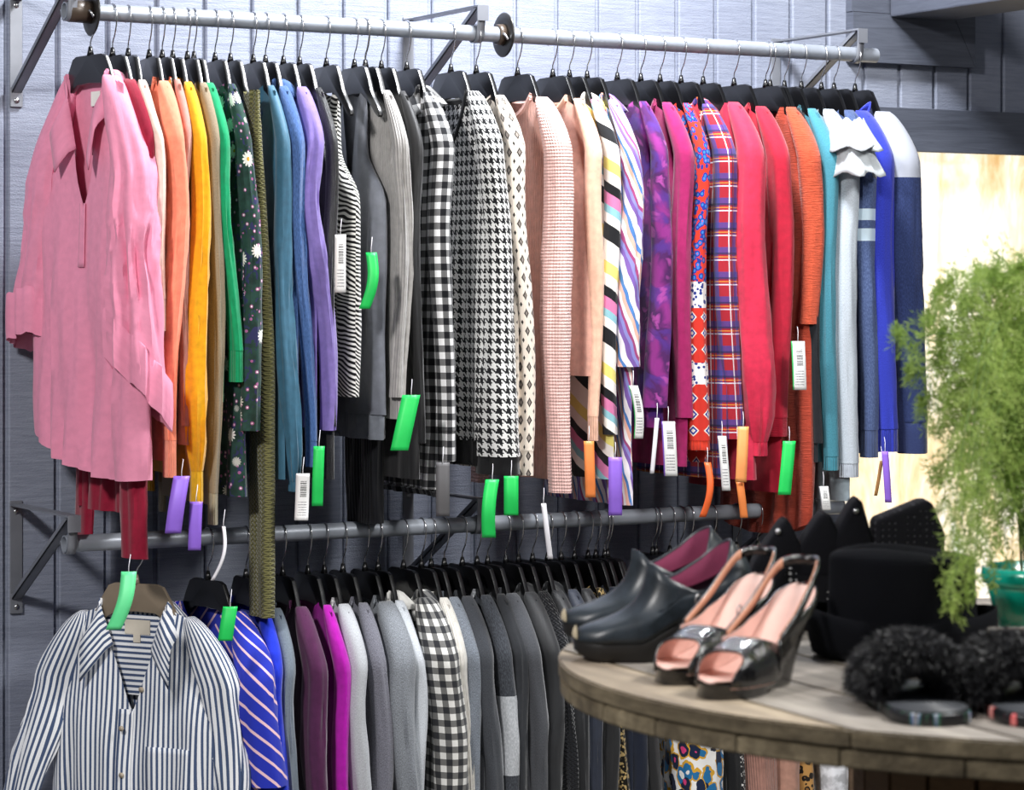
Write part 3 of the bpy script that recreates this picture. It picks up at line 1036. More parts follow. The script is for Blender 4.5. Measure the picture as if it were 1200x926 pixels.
    garment('sweater', 'peach blush fine-knit sweater', 'sweater', fab('#f3c5aa'), (696, 190), (694, 517), 440, wd=21, group=UP, style='taper', body_mat=fab('#d9a593'), cuff=fab('#efc0a6', 'rib'), cuff_h=.05, fold=.12, tb1=.026, band=True, nf=.03)
    st1 = stripes([('#17181c', .16), ('#f3efe6', .20), ('#ece07e', .12), ('#f5f0ea', .12), ('#17181c', .10), ('#d97fae', .12), ('#8fc3cf', .08), ('#f7f4ee', .10)], .21, 'bold_stripe', 'v', .55)
    garment('blouse', 'white blouse with bold black, yellow and pink bands', 'blouse', st1, (716, 190), (716, 510), 560, wd=20, group=UP, style='straight', fold=.12, tb1=.013, collar=st1)
    st2 = stripes([('#7f5fae', .16), ('#f2ecf2', .22), ('#4f83c4', .12), ('#f1b9a8', .14), ('#f4eef0', .14), ('#a4467b', .10), ('#8f8ed0', .12)], .05, 'candy_stripe', 'u', .35, .03)
    garment('blouse', 'white blouse with purple, blue and coral stripes', 'blouse', st2, (737, 190), (737, 430), 590, wd=26, group=UP, style='wide', fold=.28, bfold=.02, tb1=.016, collar=st2)
    def tie(n, u, v, uv):
        w = n.noise(n.scale(uv, (14, 14, 1)), 1.0, 3, .6, 1.2)
        a = n.m('SINE', n.m('ADD', n.m('MULTIPLY', n.m('ADD', u, n.m('MULTIPLY', v, .45)), 95.0), n.m('MULTIPLY', w, 7.0)))
        b = n.m('SINE', n.m('ADD', n.m('MULTIPLY', v, 70.0), n.m('MULTIPLY', w, 9.0)))
        c = n.mix(n.mr(a, -.6, .8, 0, 1), '#4a1a58', '#86297c')
        c = n.mix(n.mr(b, .2, .95, 0, .75), c, '#4f2c86')
        return n.mix(n.mr(n.m('MULTIPLY', a, b), .55, .95, 0, .8), c, '#b04aa0')
    pp = pattern('purple_tie_dye', tie)
    garment('shirt', 'purple tie-dye plaid shirt', 'shirt', pp, (773, 190), (769, 478), 500, wd=24, group=UP, style='wide', fold=.16, tb1=.018, body_mat=pp)
    garment('sweater', 'magenta plum fine-knit sweater', 'sweater', fab('#a01f5e'), (801, 200), (800, 490), 545, wd=24, group=UP, style='straight', fold=.16, tb1=.018, band=True)
    def pais(n, u, v, uv):
        d = n.voro(uv, 78)
        c = n.mix(n.less(d['Distance'], .56), '#d8321f', '#1c2e86')
        c = n.mix(n.less(d['Distance'], .34), c, '#2f6fbe')
        c = n.mix(n.less(d['Distance'], .14), c, '#d8321f')
        # border bands further down the sleeve
        a = n.m('ABSOLUTE', n.m('SUBTRACT', n.fr(u, .030), .5)); b = n.m('ABSOLUTE', n.m('SUBTRACT', n.fr(v, .034), .5))
        dd = n.m('ADD', a, b)
        k = n.mix(n.less(dd, .36), '#c92f22', '#e9dccd'); k = n.mix(n.less(dd, .27), k, '#263a92'); k = n.mix(n.less(dd, .13), k, '#e8d9cc')
        c = n.mix(n.gt(v, .44), c, k)
        w = n.voro(uv, 110)
        z = n.mix(n.less(w['Distance'], .42), '#e6e3e2', '#22357f')
        bb = n.m('ADD', n.m('MULTIPLY', n.gt(v, .385), n.less(v, .44)), n.m('MULTIPLY', n.gt(v, .555), n.less(v, .60)))
        c = n.mix(bb, c, z)
        return c
    ps = pattern('folk_print', pais)
    garment('blouse', 'red blouse with blue folk print bands', 'blouse', ps, (824, 210), (816, 528), 540, wd=24, group=UP, style='flare', fold=.12, tb1=.016, cuff=fab('#d93a25', 'rib'), cuff_h=.02)
    fl = plaid('#a4202f', [('u', 0, .30, '#2a3f8e', .75), ('v', 0, .28, '#27408f', .75), ('u', .45, .05, '#e8e4ea', .8), ('v', .5, .05, '#dfe3f2', .8), ('v', .62, .04, '#e7a03a', .7), ('u', .62, .05, '#14204f', .8), ('v', .78, .10, '#17204a', .7)], .052, 'flannel')
    garment('shirt', 'red and blue plaid flannel shirt', 'shirt', fl, (849, 210), (859, 515), 560, wd=28, group=UP, style='straight', fold=.14, tb1=.018, collar=True, nf=.04)
    garment('blouse', 'bright coral red blouse with gathered cuff', 'blouse', fab('#d22a4b', 'plain', .7), (880, 230), (885, 535), 560, wd=38, group=UP, style='balloon', cuff=True, cuff_h=.03, fold=.16, bfold=.018, tb1=.022, w=.205, nw=.10, slope=.25)
    garment('blouse', 'deep crimson blouse with smocked cuff', 'blouse', fab('#b51834', 'plain', .75), (912, 220), (914, 512), 575, wd=28, group=UP, style='straight', cuff=fab('#ab1731', 'crinkle'), cuff_h=.04, fold=.14, tb1=.02, band=True, nf=.03)
    rust = fab('#bf5034', 'crinkle')
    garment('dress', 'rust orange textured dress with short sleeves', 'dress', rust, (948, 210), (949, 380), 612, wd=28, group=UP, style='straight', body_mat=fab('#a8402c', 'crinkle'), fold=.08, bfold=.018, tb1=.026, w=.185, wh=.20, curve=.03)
    garment('jacket', 'black knit jacket behind the rust dress', 'jacket', fab('#1b1d22'), (955, 220), (957, 520), 540, wd=12, hy=.016, group=UP, tb1=.010, tb0=.009)
    garment('sweatshirt', 'teal long-sleeved sweatshirt left of the ruffled one', 'sweatshirt', fab('#3f8293', 'heather'), (972, 220), (971, 552), 540, wd=22, group=UP, style='straight', cuff=fab('#3f8596', 'rib'), cuff_h=.03, fold=.14, tb1=.012, band=True)
    ruf = fab('#b4babe')
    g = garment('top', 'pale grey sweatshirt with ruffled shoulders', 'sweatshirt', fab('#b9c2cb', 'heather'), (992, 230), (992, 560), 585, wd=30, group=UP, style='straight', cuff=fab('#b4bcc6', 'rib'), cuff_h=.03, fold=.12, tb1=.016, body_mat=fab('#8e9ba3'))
    for k, (z0, z1, ex) in enumerate(((-.035, -.10, .022), (-.06, -.155, .028))):
        rows, uv = [], []
        for i in range(9):
            t_ = i / 8; row, ur = [], []
            for j in range(41):
                a = 2 * pi * j / 40
                rr = 1 + t_ * (.45 + .18 * sin(a * 6 + k * 2) + .10 * sin(a * 11))
                row.append(Vector((.028 * rr * cos(a) * (1 + t_ * .3), -.172 + (.046 + ex * t_) * rr * sin(a) * .9, lerp(z0, z1, t_) + .006 * sin(a * 7 + k)))); ur.append((a * .04, t_ * .07))
            rows.append(row); uv.append(ur)
        o = mobj('ruffle', grid('ruffle', rows, uv), ruf, g['root'])
        s = o.modifiers.new('thick', 'SOLIDIFY'); s.thickness = .0014
    def sport(n, u, v, uv):
        f = n.m('ADD', n.m('MULTIPLY', n.gt(v, .225), n.less(v, .250)), n.m('MULTIPLY', n.gt(v, .268), n.less(v, .295)))
        h = n.noise(n.scale(uv, (420, 160, 1)), 1.0, 3, .7)
        c = n.mix(n.mr(h, .42, .62, 0, 1), '#3c4b72', '#53648c')
        return n.mix(f, c, '#c3d6e2')
    garment('sweatshirt', 'slate blue sweatshirt with two white arm bands', 'sweatshirt', pattern('arm_band', sport), (1016, 230), (1016, 537), 530, wd=26, group=UP, style='straight', cuff=fab('#46557c', 'rib'), cuff_h=.06, fold=.12, tb1=.012)
    hood = fab('#2936ae', 'heather')
    g = garment('hoodie', 'royal blue hooded sweatshirt', 'hoodie', hood, (1031, 230), (1036, 530), 528, wd=34, group=UP, style='straight', cuff=fab('#2632a0', 'rib'), cuff_h=.05, fold=.14, tb1=.014)
    rows, uv = [], []
    for i in range(13):
        a = pi * i / 12; row, ur = [], []
        for j in range(11):
            q = j / 10
            row.append(Vector((.010 + .030 * sin(pi * q) , -.075 * cos(a) * (1 + .25 * q), -.004 + .030 * sin(pi * q) * (1.2 - .4 * sin(a)) - .085 * q * sin(a) - .03 * q))); ur.append((a * .08, q * .15))
        rows.append(row); uv.append(ur)
    o = mobj('hood', grid('hood', rows, uv), hood, g['root']); s = o.modifiers.new('thick', 'SOLIDIFY'); s.thickness = .004
    navy = fab('#222f5a', 'heather')
    def yoke(n, u, v, uv):
        h = n.noise(n.scale(uv, (420, 160, 1)), 1.0, 3, .7)
        c = n.mix(n.mr(h, .42, .62, 0, 1), '#1d2a52', '#2b3a68')
        return n.mix(n.less(v, .155), c, '#a3a7b3')
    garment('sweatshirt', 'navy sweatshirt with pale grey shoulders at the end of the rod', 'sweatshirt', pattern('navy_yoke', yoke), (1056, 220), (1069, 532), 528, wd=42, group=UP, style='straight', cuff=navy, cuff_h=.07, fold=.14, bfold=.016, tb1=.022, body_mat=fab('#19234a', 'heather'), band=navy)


upper()
# ------------------------------------------------------------------ lower row
def striped_blouse():
    def fn(n, u, v, uv):
        f = n.stripe(u, .0108, .46)
        tw = n.noise(n.scale(uv, (700, 500, 1)), 1.0, 2)
        return n.mix(f, '#eef0f4', n.mix(tw, '#33435f', '#53658a'))
    m = pattern('pin_stripe', fn, .8)
    g = garment('shirt', 'blue and white pinstriped button shirt hanging in front by the wall', 'shirt', m, (262, 790), (262, 1000), 1010, rod=ROD_L, w=.205, nw=.078, neck='v', nf=.20, nb=.018, rz=35, tb0=.014, tb1=.030,
                wc=.195, wh=.21, bfold=.020, sleeves=False, tuck=True, group=LOWG, sx=at(160, 680, 0).x, hang='#7d7060', hlabel='taupe plastic hanger holding the pinstriped shirt', seed=9.3, slope=.36)
    t, b = g['root'], g['body']
    for side, zb, dx, dy in ((1, -.56, -.035, .075), (-1, -.56, -.010, .030)):
        rows, uv = sleeve_rows(side, .205, .078, zb + .07, .024, .048, dx, dy, 'taper', 6.1 + side, .26, slope=.36, nr=46, n=36, head=.13, inset=.060)
        last, lu = [p.copy() for p in rows[-1]], list(uv[-1])
        close_hem(rows, uv)
        s = mobj('sleeve', grid('sleeve', rows, uv, closed=True, caps=(True, False)), m, t)
        cr, cu = cuff_rows(last, lu, .065); mobj('cuff', grid('cuff', cr, cu, closed=True), m, s)
    shirt_collar(t, m, g, .085, .092, .048, .022)
    rows = [[Vector((.006, lerp(-.075, .075, j / 8), lerp(-.014, -.17, i / 8))) for j in range(9)] for i in range(9)]
    uvs = [[(-p.z, p.y) for p in r] for r in rows]
    mobj('back_yoke', grid('back_yoke', rows, uvs), m, t)
    patch('placket', t, m, g, -.004, .028, -.195, g['zh'] + .02, .003, b, 24)
    patch('pocket', t, m, g, -.140, -.040, -.262, -.385, .0025, b, 10, .002)
    pb = plain('#b9ab98', .35)
    for z in (-.155, -.23, -.32, -.41, -.50):
        bm = bmesh.new(); bmesh.ops.create_cone(bm, cap_ends=True, segments=14, radius1=.0055, radius2=.0048, depth=.003, matrix=Matrix.Translation((-.034 if z < -.2 else -.0165, .012 if z < -.2 else -.022, z)) @ Matrix.Rotation(radians(90), 4, 'Y'))
        mobj('button', bm_mesh('button', bm), pb, t)
    bm = bmesh.new(); box(bm, (.004, -.028, -.052), (.0055, .030, -.024)); box(bm, (.0035, -.006, -.068), (.0045, .010, -.052))
    tag(mobj('neck_label', bm_mesh('neck_label', bm), plain('#cfc7b8', .8), t, False), 'woven beige neck label')


def lower():
    striped_blouse()
    bs = stripes([('#2333b4', .80), ('#f0c9d3', .22)], .036, 'navy_pink_stripe', 'v', .9)
    garment('top', 'cobalt blue top with pink diagonal stripes', 'top', bs, (300, 800), (306, 922), 1010, rod=ROD_L, wd=46, w=.20, style='wide', fold=.12, group=LOWG, rz=8, tb1=.016, nw=.08)
    H = lambda c, k='heather': fab(c, k)
    rows = [
        # name, label, cat, mat, sh, bot, wd, kw
        ('hoodie', 'royal blue sweatshirt behind the pink-striped top', 'sweatshirt', H('#1c35c8', 'plain'), 322, 326, 24, dict(style='straight', band=True)),
        ('sweater', 'steel grey sweater between royal blue and plum', 'sweater', H('#6d7884'), 338, 339, 22, dict(band=True)),
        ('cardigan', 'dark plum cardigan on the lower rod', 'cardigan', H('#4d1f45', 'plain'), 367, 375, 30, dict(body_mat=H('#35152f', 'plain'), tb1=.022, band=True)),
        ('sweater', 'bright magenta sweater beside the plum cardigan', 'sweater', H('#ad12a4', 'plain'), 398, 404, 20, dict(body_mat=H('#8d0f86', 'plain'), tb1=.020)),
        ('sweater', 'light grey marl sweater right of the magenta one', 'sweater', H('#b5b8bd'), 418, 423, 28, dict(band=H('#d4d4d6', 'rib'))),
        ('sweater', 'mottled purple-grey sweater on the lower rod', 'sweater', H('#74747f', 'fuzzy'), 441, 447, 24, dict(band=True)),
        ('cardigan', 'fuzzy mid-grey cardigan with broad sleeve', 'cardigan', H('#868b92', 'fuzzy'), 468, 478, 38, dict(band=True, tb1=.02)),
        ('sweater', 'pale silver-grey sweater left of the lower gingham shirt', 'sweater', H('#bfc4ca'), 484, 490, 22, dict(collar=fab('#e9e8e4'))),
        ('shirt', 'charcoal and white gingham shirt on the lower rod', 'shirt', gingham('#2a2b2f', '#e6e5e1', .026, 'charcoal_gingham'), 515, 526, 44, dict(collar=True, tb1=.022, bfold=.018, nw=.08)),
        ('cardigan', 'ivory ribbed cardigan right of the lower gingham shirt', 'cardigan', H('#d8d4cc', 'rib'), 537, 546, 22, dict(band=H('#e6e3dc', 'rib'))),
        ('sweater', 'blue-grey melange sweater right of the ivory cardigan', 'sweater', H('#767d87', 'fuzzy'), 549, 556, 24, dict(band=True)),
        ('sweater', 'charcoal wool sweater beside the colour-block cardigan', 'sweater', H('#3e4147'), 565, 574, 28, dict(band=True)),
    ]
    for nm, lb, ct, m, c0, c1, wd, kw in rows:
        kw = dict(kw)
        garment(nm, lb, ct, m, (c0, 790), (c1, 1000), 1030, rod=ROD_L, wd=wd, group=LOWG, **{**dict(style='straight', fold=.15, tb1=.013), **kw})
    def blk(n, u, v, uv):
        h = n.noise(n.scale(uv, (420, 160, 1)), 1.0, 3, .7)
        c = n.mix(n.mr(h, .42, .62, 0, 1), '#2f3238', '#4a4e55')
        w = n.mix(n.mr(h, .42, .62, 0, 1), '#a5a9ae', '#c3c6ca')
        return n.mix(n.m('MULTIPLY', n.gt(v, .20), n.less(v, .36)), c, w)
    garment('cardigan', 'charcoal cardigan with a pale grey block on the sleeve', 'cardigan', pattern('colour_block', blk), (587, 790), (595, 1000), 1030, rod=ROD_L, wd=26, group=LOWG, fold=.14, band=H('#9a9da2', 'rib'), tb1=.014)
    dark = [
        ('sweater', 'dark graphite sweater right of the colour-block cardigan', 'sweater', H('#2b2d31', 'plain'), 605, 612, 22, {}),
        ('sweater', 'washed charcoal sweater with long sleeve', 'sweater', H('#45474c'), 618, 630, 30, dict(band=True)),
        ('jacket', 'black jacket left of the table edge', 'jacket', fab('#16181c', 'plain', .6), 640, 650, 30, dict(collar=True)),
        ('sweater', 'black cable-knit turtleneck beside the table edge', 'sweater', H('#14161c', 'rope'), 655, 666, 26, dict(band=True)),
        ('jacket', 'black quilted jacket behind the table edge', 'jacket', fab('#131519', 'plain', .45), 672, 684, 28, dict(collar=True)),
        ('dress', 'navy dress with a plain sleeve', 'dress', fab('#1a2233', 'plain', .6), 690, 700, 24, {}),
        ('blouse', 'sheer black blouse left of the sequinned dress', 'blouse', fab('#101114', 'plain', .5), 706, 716, 24, {}),
    ]
    for nm, lb, ct, m, c0, c1, wd, kw in dark:
        garment(nm, lb, ct, m, (c0, 790), (c1, 1000), 1040, rod=ROD_L, wd=wd, group=LOWG, **{**dict(style='straight', fold=.18, tb1=.014), **kw})
    def seq(n, u, v, uv):
        d = n.voro(uv, 210)
        k = n.node('ShaderNodeSeparateColor'); n.t.links.new(d['Color'], k.inputs[0])
        return n.mix(n.gt(k.outputs[0], .6), '#15130f', '#b59c68')
    sq = pattern('sequins', seq, .3)
    low = [
        ('dress', 'black dress with gold sequins', 'dress', sq, 722, 732, 16, 1010, {}),
        ('jacket', 'midnight blue jacket behind the sequinned dress', 'jacket', fab('#151c2c'), 738, 748, 22, 1020, {}),
        ('dress', 'plain black dress left of the multicoloured print', 'dress', fab('#0d0e11', 'plain', .6), 758, 768, 22, 1030, {}),
        ('dress', 'white dress with blue, yellow and pink leaf-spot print', 'dress', blobs('pop_leopard', '#f2f0ee', [(.60, ('#d9a531', '#12203f', '#d9a531')), (.50, ('#12203f', '#12203f', '#1f6fa5')), (.24, ('#e0407f', '#2a8fc0', '#f2f0ee'))], 38, .6, (1, .7)), 815, 818, 62, 1010, dict(tb1=.028, bfold=.02, fold=.16)),
        ('dress', 'black knit dress right of the multicoloured print', 'dress', fab('#101114'), 848, 856, 26, 1030, {}),
        ('blouse', 'black and white snake print blouse', 'blouse', blobs('snake', '#17171a', [(.30, '#e5e4e0')], 150, .4), 858, 862, 24, 1010, {}),
        ('dress', 'dusty pink ribbed dress', 'dress', fab('#a5796c', 'rib'), 885, 888, 46, 1010, dict(tb1=.022)),
        ('dress', 'rose beige pleated dress', 'dress', fab('#b08574'), 915, 918, 40, 1020, dict(bfold=.016)),
        ('blouse', 'brown leopard print blouse', 'blouse', blobs('leopard', '#b98a4e', [(.44, '#1d1510'), (.22, '#8a5f2f')], 60, .5), 940, 943, 26, 1010, {}),
        ('blouse', 'white blouse with faint pink sprigs', 'blouse', floral('sprig', '#e6e7ec', '#d98ba5', '#b0506f', 20, .16), 968, 972, 42, 1010, dict(tb1=.02)),
        ('trousers', 'taupe pleated garment half hidden under the tabletop', 'trousers', fab('#9b8068'), 1008, 1010, 38, 1020, {}),
        ('trousers', 'tan pleated garment deepest under the tabletop', 'trousers', fab('#8a6d50'), 1038, 1040, 38, 1020, {}),
    ]
    for nm, lb, ct, m, c0, c1, wd, hb, kw in low:
        if nm == 'trousers': nm, ct = 'skirt', 'skirt'
        garment(nm, lb, ct, m, (c0, 790), (c1, 1000), hb, rod=ROD_L, wd=wd, group=LOWG, **{**dict(style='straight', fold=.14, tb1=.014), **kw})
    # hangers whose garments sit deep in the shade
    for k, px in enumerate((697, 711, 768, 784, 806)):
        hanger(at(px, 600, 0).x + .002, ROD_L, 0, ['first', 'second', 'third', 'fourth', 'fifth'][k] + ' of five bare black hangers between dark clothes behind the shoes', group='bare hangers on the lower rod')


lower()

# ------------------------------------------------------------------ price tags
def barcode_mat(edge='#e8e8ea'):
    n = NT('barcode_label', .5, 0, .4)
    u, v, uv = n.coords()       # u 0..1 across, v 0..1 down
    bar = n.gt(n.noise(n.comb(0.0, n.m('MULTIPLY', v, 60.0), 0.0), 1.0, 1), .50)
    inb = n.m('MULTIPLY', n.m('MULTIPLY', n.gt(v, .16), n.less(v, .52)), n.m('MULTIPLY', n.gt(u, .34), n.less(u, .80)))
    c = n.mix(n.m('MULTIPLY', bar, inb), '#f1f1f0', '#1b1b1d')
    t = n.m('MULTIPLY', n.stripe(v, .055, .35), n.m('MULTIPLY', n.gt(v, .60), n.less(v, .92)))
    tx = n.m('MULTIPLY', t, n.m('MULTIPLY', n.gt(n.noise(n.comb(n.m('MULTIPLY', u, 14.0), n.m('FLOOR', n.m('MULTIPLY', v, 18.0)), 0.0), 1.5, 1), .45), n.m('MULTIPLY', n.gt(u, .2), n.less(u, .85))))
    c = n.mix(tx, c, '#8b8b90')
    e = n.m('MULTIPLY', n.less(u, .10), 1.0)
    n.color(n.mix(e, c, edge))
    return n.mat


TAGC = {'green': plain('#22c75a', .45, 0, .4), 'mint': plain('#63dc93', .45, 0, .4), 'purple': plain('#9067d6', .45, 0, .4), 'orange': plain('#fb8f4c', .45, 0, .4), 'dark_orange': plain('#e0612c', .45, 0, .4),
        'grey': plain('#5e5d5f', .6), 'brown': plain('#8a6132', .6), 'white': plain('#eceaf0', .5), 'peach': plain('#ffa561', .45),
        'code': barcode_mat(), 'code_green': barcode_mat('#3fc46c'), 'code_purple': barcode_mat('#8a63cf'), 'code_grey': barcode_mat('#8d8d92')}


def price_tag(p0, p1, wpx, col, Y, label, curl=.006, twist=0.0, string=True, bow=0.0):
    a = at(p0[0], p0[1], Y); b = at(p1[0], p1[1], Y)
    sc, kc, ks = local_scale(p0[0], Y)
    wid = wpx / sc
    ax = Vector((cos(TH + twist), -sin(TH + twist), 0))
    nrm = Vector((-sin(TH + twist), -cos(TH + twist), 0))
    d = b - a
    side = Vector((0, 0, 1)).cross(nrm).normalized()
    rows, uv = [], []
    n = 14
    for i in range(n + 1):
        t = i / n
        c = d * t + nrm * (curl * sin(pi * t * .9)) + side * (bow * sin(pi * t))
        row, ur = [], []
        for j in range(4):
            q = j / 3 - .5
            row.append(c + ax * (q * wid) + nrm * (.0012 * (1 - 4 * q * q))); ur.append((j / 3, t))
        rows.append(row); uv.append(ur)
    t_ = thing('price_tag', label, 'price tag', a, 0, 'price tags hanging from the clothes')
    o = mobj('paper', grid('paper', rows, uv), TAGC[col], t_)
    s = o.modifiers.new('thick', 'SOLIDIFY'); s.thickness = .0006; s.offset = 0
    if string:
        bm = bmesh.new()
        tube(bm, smooth_path([Vector((0, 0, -.004)), nrm * .002 + Vector((0, 0, .008)), nrm * -.004 + Vector((.001, 0, .020)), nrm * -.016 + Vector((.001, 0, .030))], 8), .0006, 5)
        mobj('fastener', bm_mesh('fastener', bm), TAGC['white'], t_)
    return t_


YF = -.245
T = price_tag
T((213, 558), (203, 625), 19, 'purple', YF, 'purple paper tag below the peach sweatshirt', .010)
T((230, 588), (228, 645), 15, 'purple', YF, 'purple paper tag below the mustard top', .004)
T((355, 555), (353, 610), 16, 'code', YF, 'white barcode tag beside the balloon cuff of the teal blouse', -.004)
T((374, 523), (372, 593), 13, 'green', YF, 'narrow green tag below the lavender blouse')
T((399, 275), (399, 343), 13, 'code', YF, 'white barcode tag in front of the tweed tank top')
T((435, 296), (427, 362), 13, 'green', YF + .02, 'curled green tag in front of the slate grey wrap top', .008, bow=.010)
T((482, 463), (468, 528), 21, 'green', YF, 'tilted green tag left of the gingham cuff', .004)
T((519, 542), (519, 605), 16, 'grey', YF, 'dark grey tag hanging below the gingham cuff')
T((577, 562), (573, 630), 16, 'green', YF, 'long green tag reaching down over the lower rod', .012, bow=-.004)
T((599, 558), (599, 604), 17, 'green', YF, 'short green tag below the cream diamond-print blouse')
T((690, 517), (692, 583), 12, 'orange', YF, 'orange tag below the peach blush sweater')
T((721, 536), (721, 604), 16, 'purple', YF, 'broad purple tag below the bold banded blouse')
T((742, 452), (748, 514), 11, 'code_green', YF, 'white barcode tag beside the candy-striped blouse', .004, bow=.006)
T((770, 490), (764, 555), 5, 'white', YF, 'white tag turned edge-on below the purple plaid shirt', .006)
T((783, 494), (786, 558), 16, 'code_purple', YF, 'purple-edged barcode tag below the magenta plum sweater')
T((829, 542), (823, 606), 8, 'dark_orange', YF, 'dark orange tag curling below the folk print blouse', .010, bow=.010)
T((846, 511), (851, 575), 10, 'code', YF, 'white barcode tag below the plaid flannel shirt', .004)
T((871, 500), (868, 565), 13, 'peach', YF - .01, 'light orange tag below the coral red blouse')
T((867, 565), (872, 607), 9, 'orange', YF, 'thin orange tag under the light orange one', .005, string=False)
T((935, 400), (937, 457), 16, 'code_green', YF, 'green-edged barcode tag on the rust dress')
T((925, 517), (919, 580), 15, 'green', YF, 'green tag below the crimson cuff', .004)
T((965, 570), (968, 598), 11, 'code_grey', YF, 'small grey barcode tag below the teal sweatshirt')
T((1037, 529), (1041, 589), 8, 'purple', YF, 'slim purple tag below the royal blue hoodie', .004)
T((1033, 540), (1026, 581), 4, 'brown', YF + .02, 'brown ribbon tag beside the slim purple tag', .004)
T((151, 670), (133, 738), 18, 'mint', YF, 'mint green tag at the collar of the pinstriped shirt', .010, bow=.008)
T((270, 711), (264, 751), 17, 'green', YF - .03, 'green tag on the shoulder of the pink-striped top', .004)
T((637, 590), (645, 655), 6, 'white', YF, 'narrow white tag hanging in front of the lower rod hangers', .006)
T((262, 617), (249, 680), 4, 'white', YF, 'thin white strip hanging by the lower rod near the olive cardigan', .010, bow=.012)
# ------------------------------------------------------------------ cable-spool table
def wood(key, lo, hi, crack, blotch=5):
    n = NT(key, .75, 0, .25)
    o = n.obj()
    a = n.noise(n.scale(o, (34, 2.2, 34)), 1.0, 6, .65, .5)
    b = n.noise(n.scale(o, (150, 6, 150)), 1.0, 3, .6, .3)
    c = n.noise(n.scale(o, (blotch, blotch * .5, blotch)), 1.0, 4, .65)
    n.color(n.mix(n.mr(c, .35, .65, 0, .75), n.mix(n.mr(a, .35, .66, 0, 1), lo, hi), crack))
    n.bump(n.m('ADD', a, n.m('MULTIPLY', b, .6)), .6, .004)
    return n.mat


TC = camxz(.712, 3.299, 0)
TR = .654
WT = [wood('weathered_board', '#8a847e', '#bdb5aa', '#67615a'), wood('weathered_board_warm', '#8f8272', '#cbbaa0', '#6e6356'), wood('weathered_board_dark', '#77716b', '#a59d94', '#565049')]
WR = [wood('edge_board', '#6b604c', '#978a70', '#4a4234', 22), wood('edge_board_dark', '#5d5342', '#837760', '#40382c', 22)]
WC = wood('spool_stave', '#6f553c', '#957653', '#4b3826')


def table():
    t = thing('cable_spool_table', 'round weathered wooden cable spool used as a display table', 'table', (TC.x, TC.y, 0), -TH + radians(25))
    th = .0205

    def layer(name, z0, z1, rot, edges, r, mats, gap=.0012):
        for k, (a, b) in enumerate(zip(edges, edges[1:])):
            a2, b2 = a + gap, b - gap
            if abs(a2) >= r and abs(b2) >= r and a2 * b2 > 0: continue
            a2, b2 = max(a2, -r + .001), min(b2, r - .001)
            pts = []
            m = 24
            for q in range(m + 1):
                x = lerp(a2, b2, q / m); pts.append((x, sqrt(max(0, r * r - x * x))))
            lowp = [(x, -y) for x, y in pts[::-1]]
            poly = pts + lowp
            bm = bmesh.new(); prism(bm, poly, 'z', z0, z1)
            bmesh.ops.recalc_face_normals(bm, faces=bm.faces)
            es = [e for e in bm.edges if abs(e.verts[0].co.z - e.verts[1].co.z) < 1e-6]
            bmesh.ops.bevel(bm, geom=es, offset=.0022, segments=2, affect='EDGES')
            me = bm_mesh(name, bm)
            o = mobj(name, me, [mats[k % len(mats)], WR[k % 2]], t, False)
            for p in me.polygons: p.material_index = 1 if abs(p.normal.z) < .5 else 0
            o.rotation_euler = (0, 0, rot); o.location = (0, 0, 0)
    q_ = gnd(1020, 861) - Vector((TC.x, TC.y, TABLE_Z))
    ro = -TH + radians(25)
    xo = q_.x * cos(ro) + q_.y * sin(ro)
    e1 = [xo + k * .127 + .004 * sin(k * 5.0) * (k != 0) for k in range(-10, 12)]
    e1 = [e for e in e1 if -.9 < e < .9]
    layer('top_board', TABLE_Z - th, TABLE_Z, 0, e1, TR, [WT[0], WT[1], WT[0], WT[2]])
    e2 = [-.75, -.655, -.57, -.44, -.33, -.21, -.08, .04, .17, .30, .43, .56, .75]
    layer('under_board', TABLE_Z - 2 * th - .001, TABLE_Z - th - .001, radians(90), e2, TR - .002, [WR[0], WR[1]])
    # core staves
    m = 26
    for k in range(m):
        a0, a1 = 2 * pi * k / m + .012, 2 * pi * (k + 1) / m - .012
        r0, r1 = .267, .285
        bm = bmesh.new(); prism(bm, [(r0 * cos(a0), r0 * sin(a0)), (r1 * cos(a0), r1 * sin(a0)), (r1 * cos(a1), r1 * sin(a1)), (r0 * cos(a1), r0 * sin(a1))], 'z', .062, TABLE_Z - 2 * th - .002)
        mobj('stave', bm_mesh('stave', bm), WC, t, False)
    bm = bmesh.new(); bmesh.ops.create_cone(bm, cap_ends=True, segments=72, radius1=TR, radius2=TR, depth=.06, matrix=Matrix.Translation((0, 0, .031)))
    mobj('base_flange', bm_mesh('base_flange', bm), WR[1], t, False)
    # bolts
    for a in (.6, 2.1, 3.7, 5.2):
        bm = bmesh.new(); bmesh.ops.create_cone(bm, cap_ends=True, segments=12, radius1=.010, radius2=.009, depth=.003, matrix=Matrix.Translation((.25 * cos(a), .25 * sin(a), TABLE_Z + .0012)))
        mobj('bolt', bm_mesh('bolt', bm), plain('#4b4642', .5, .7), t, False)


table()

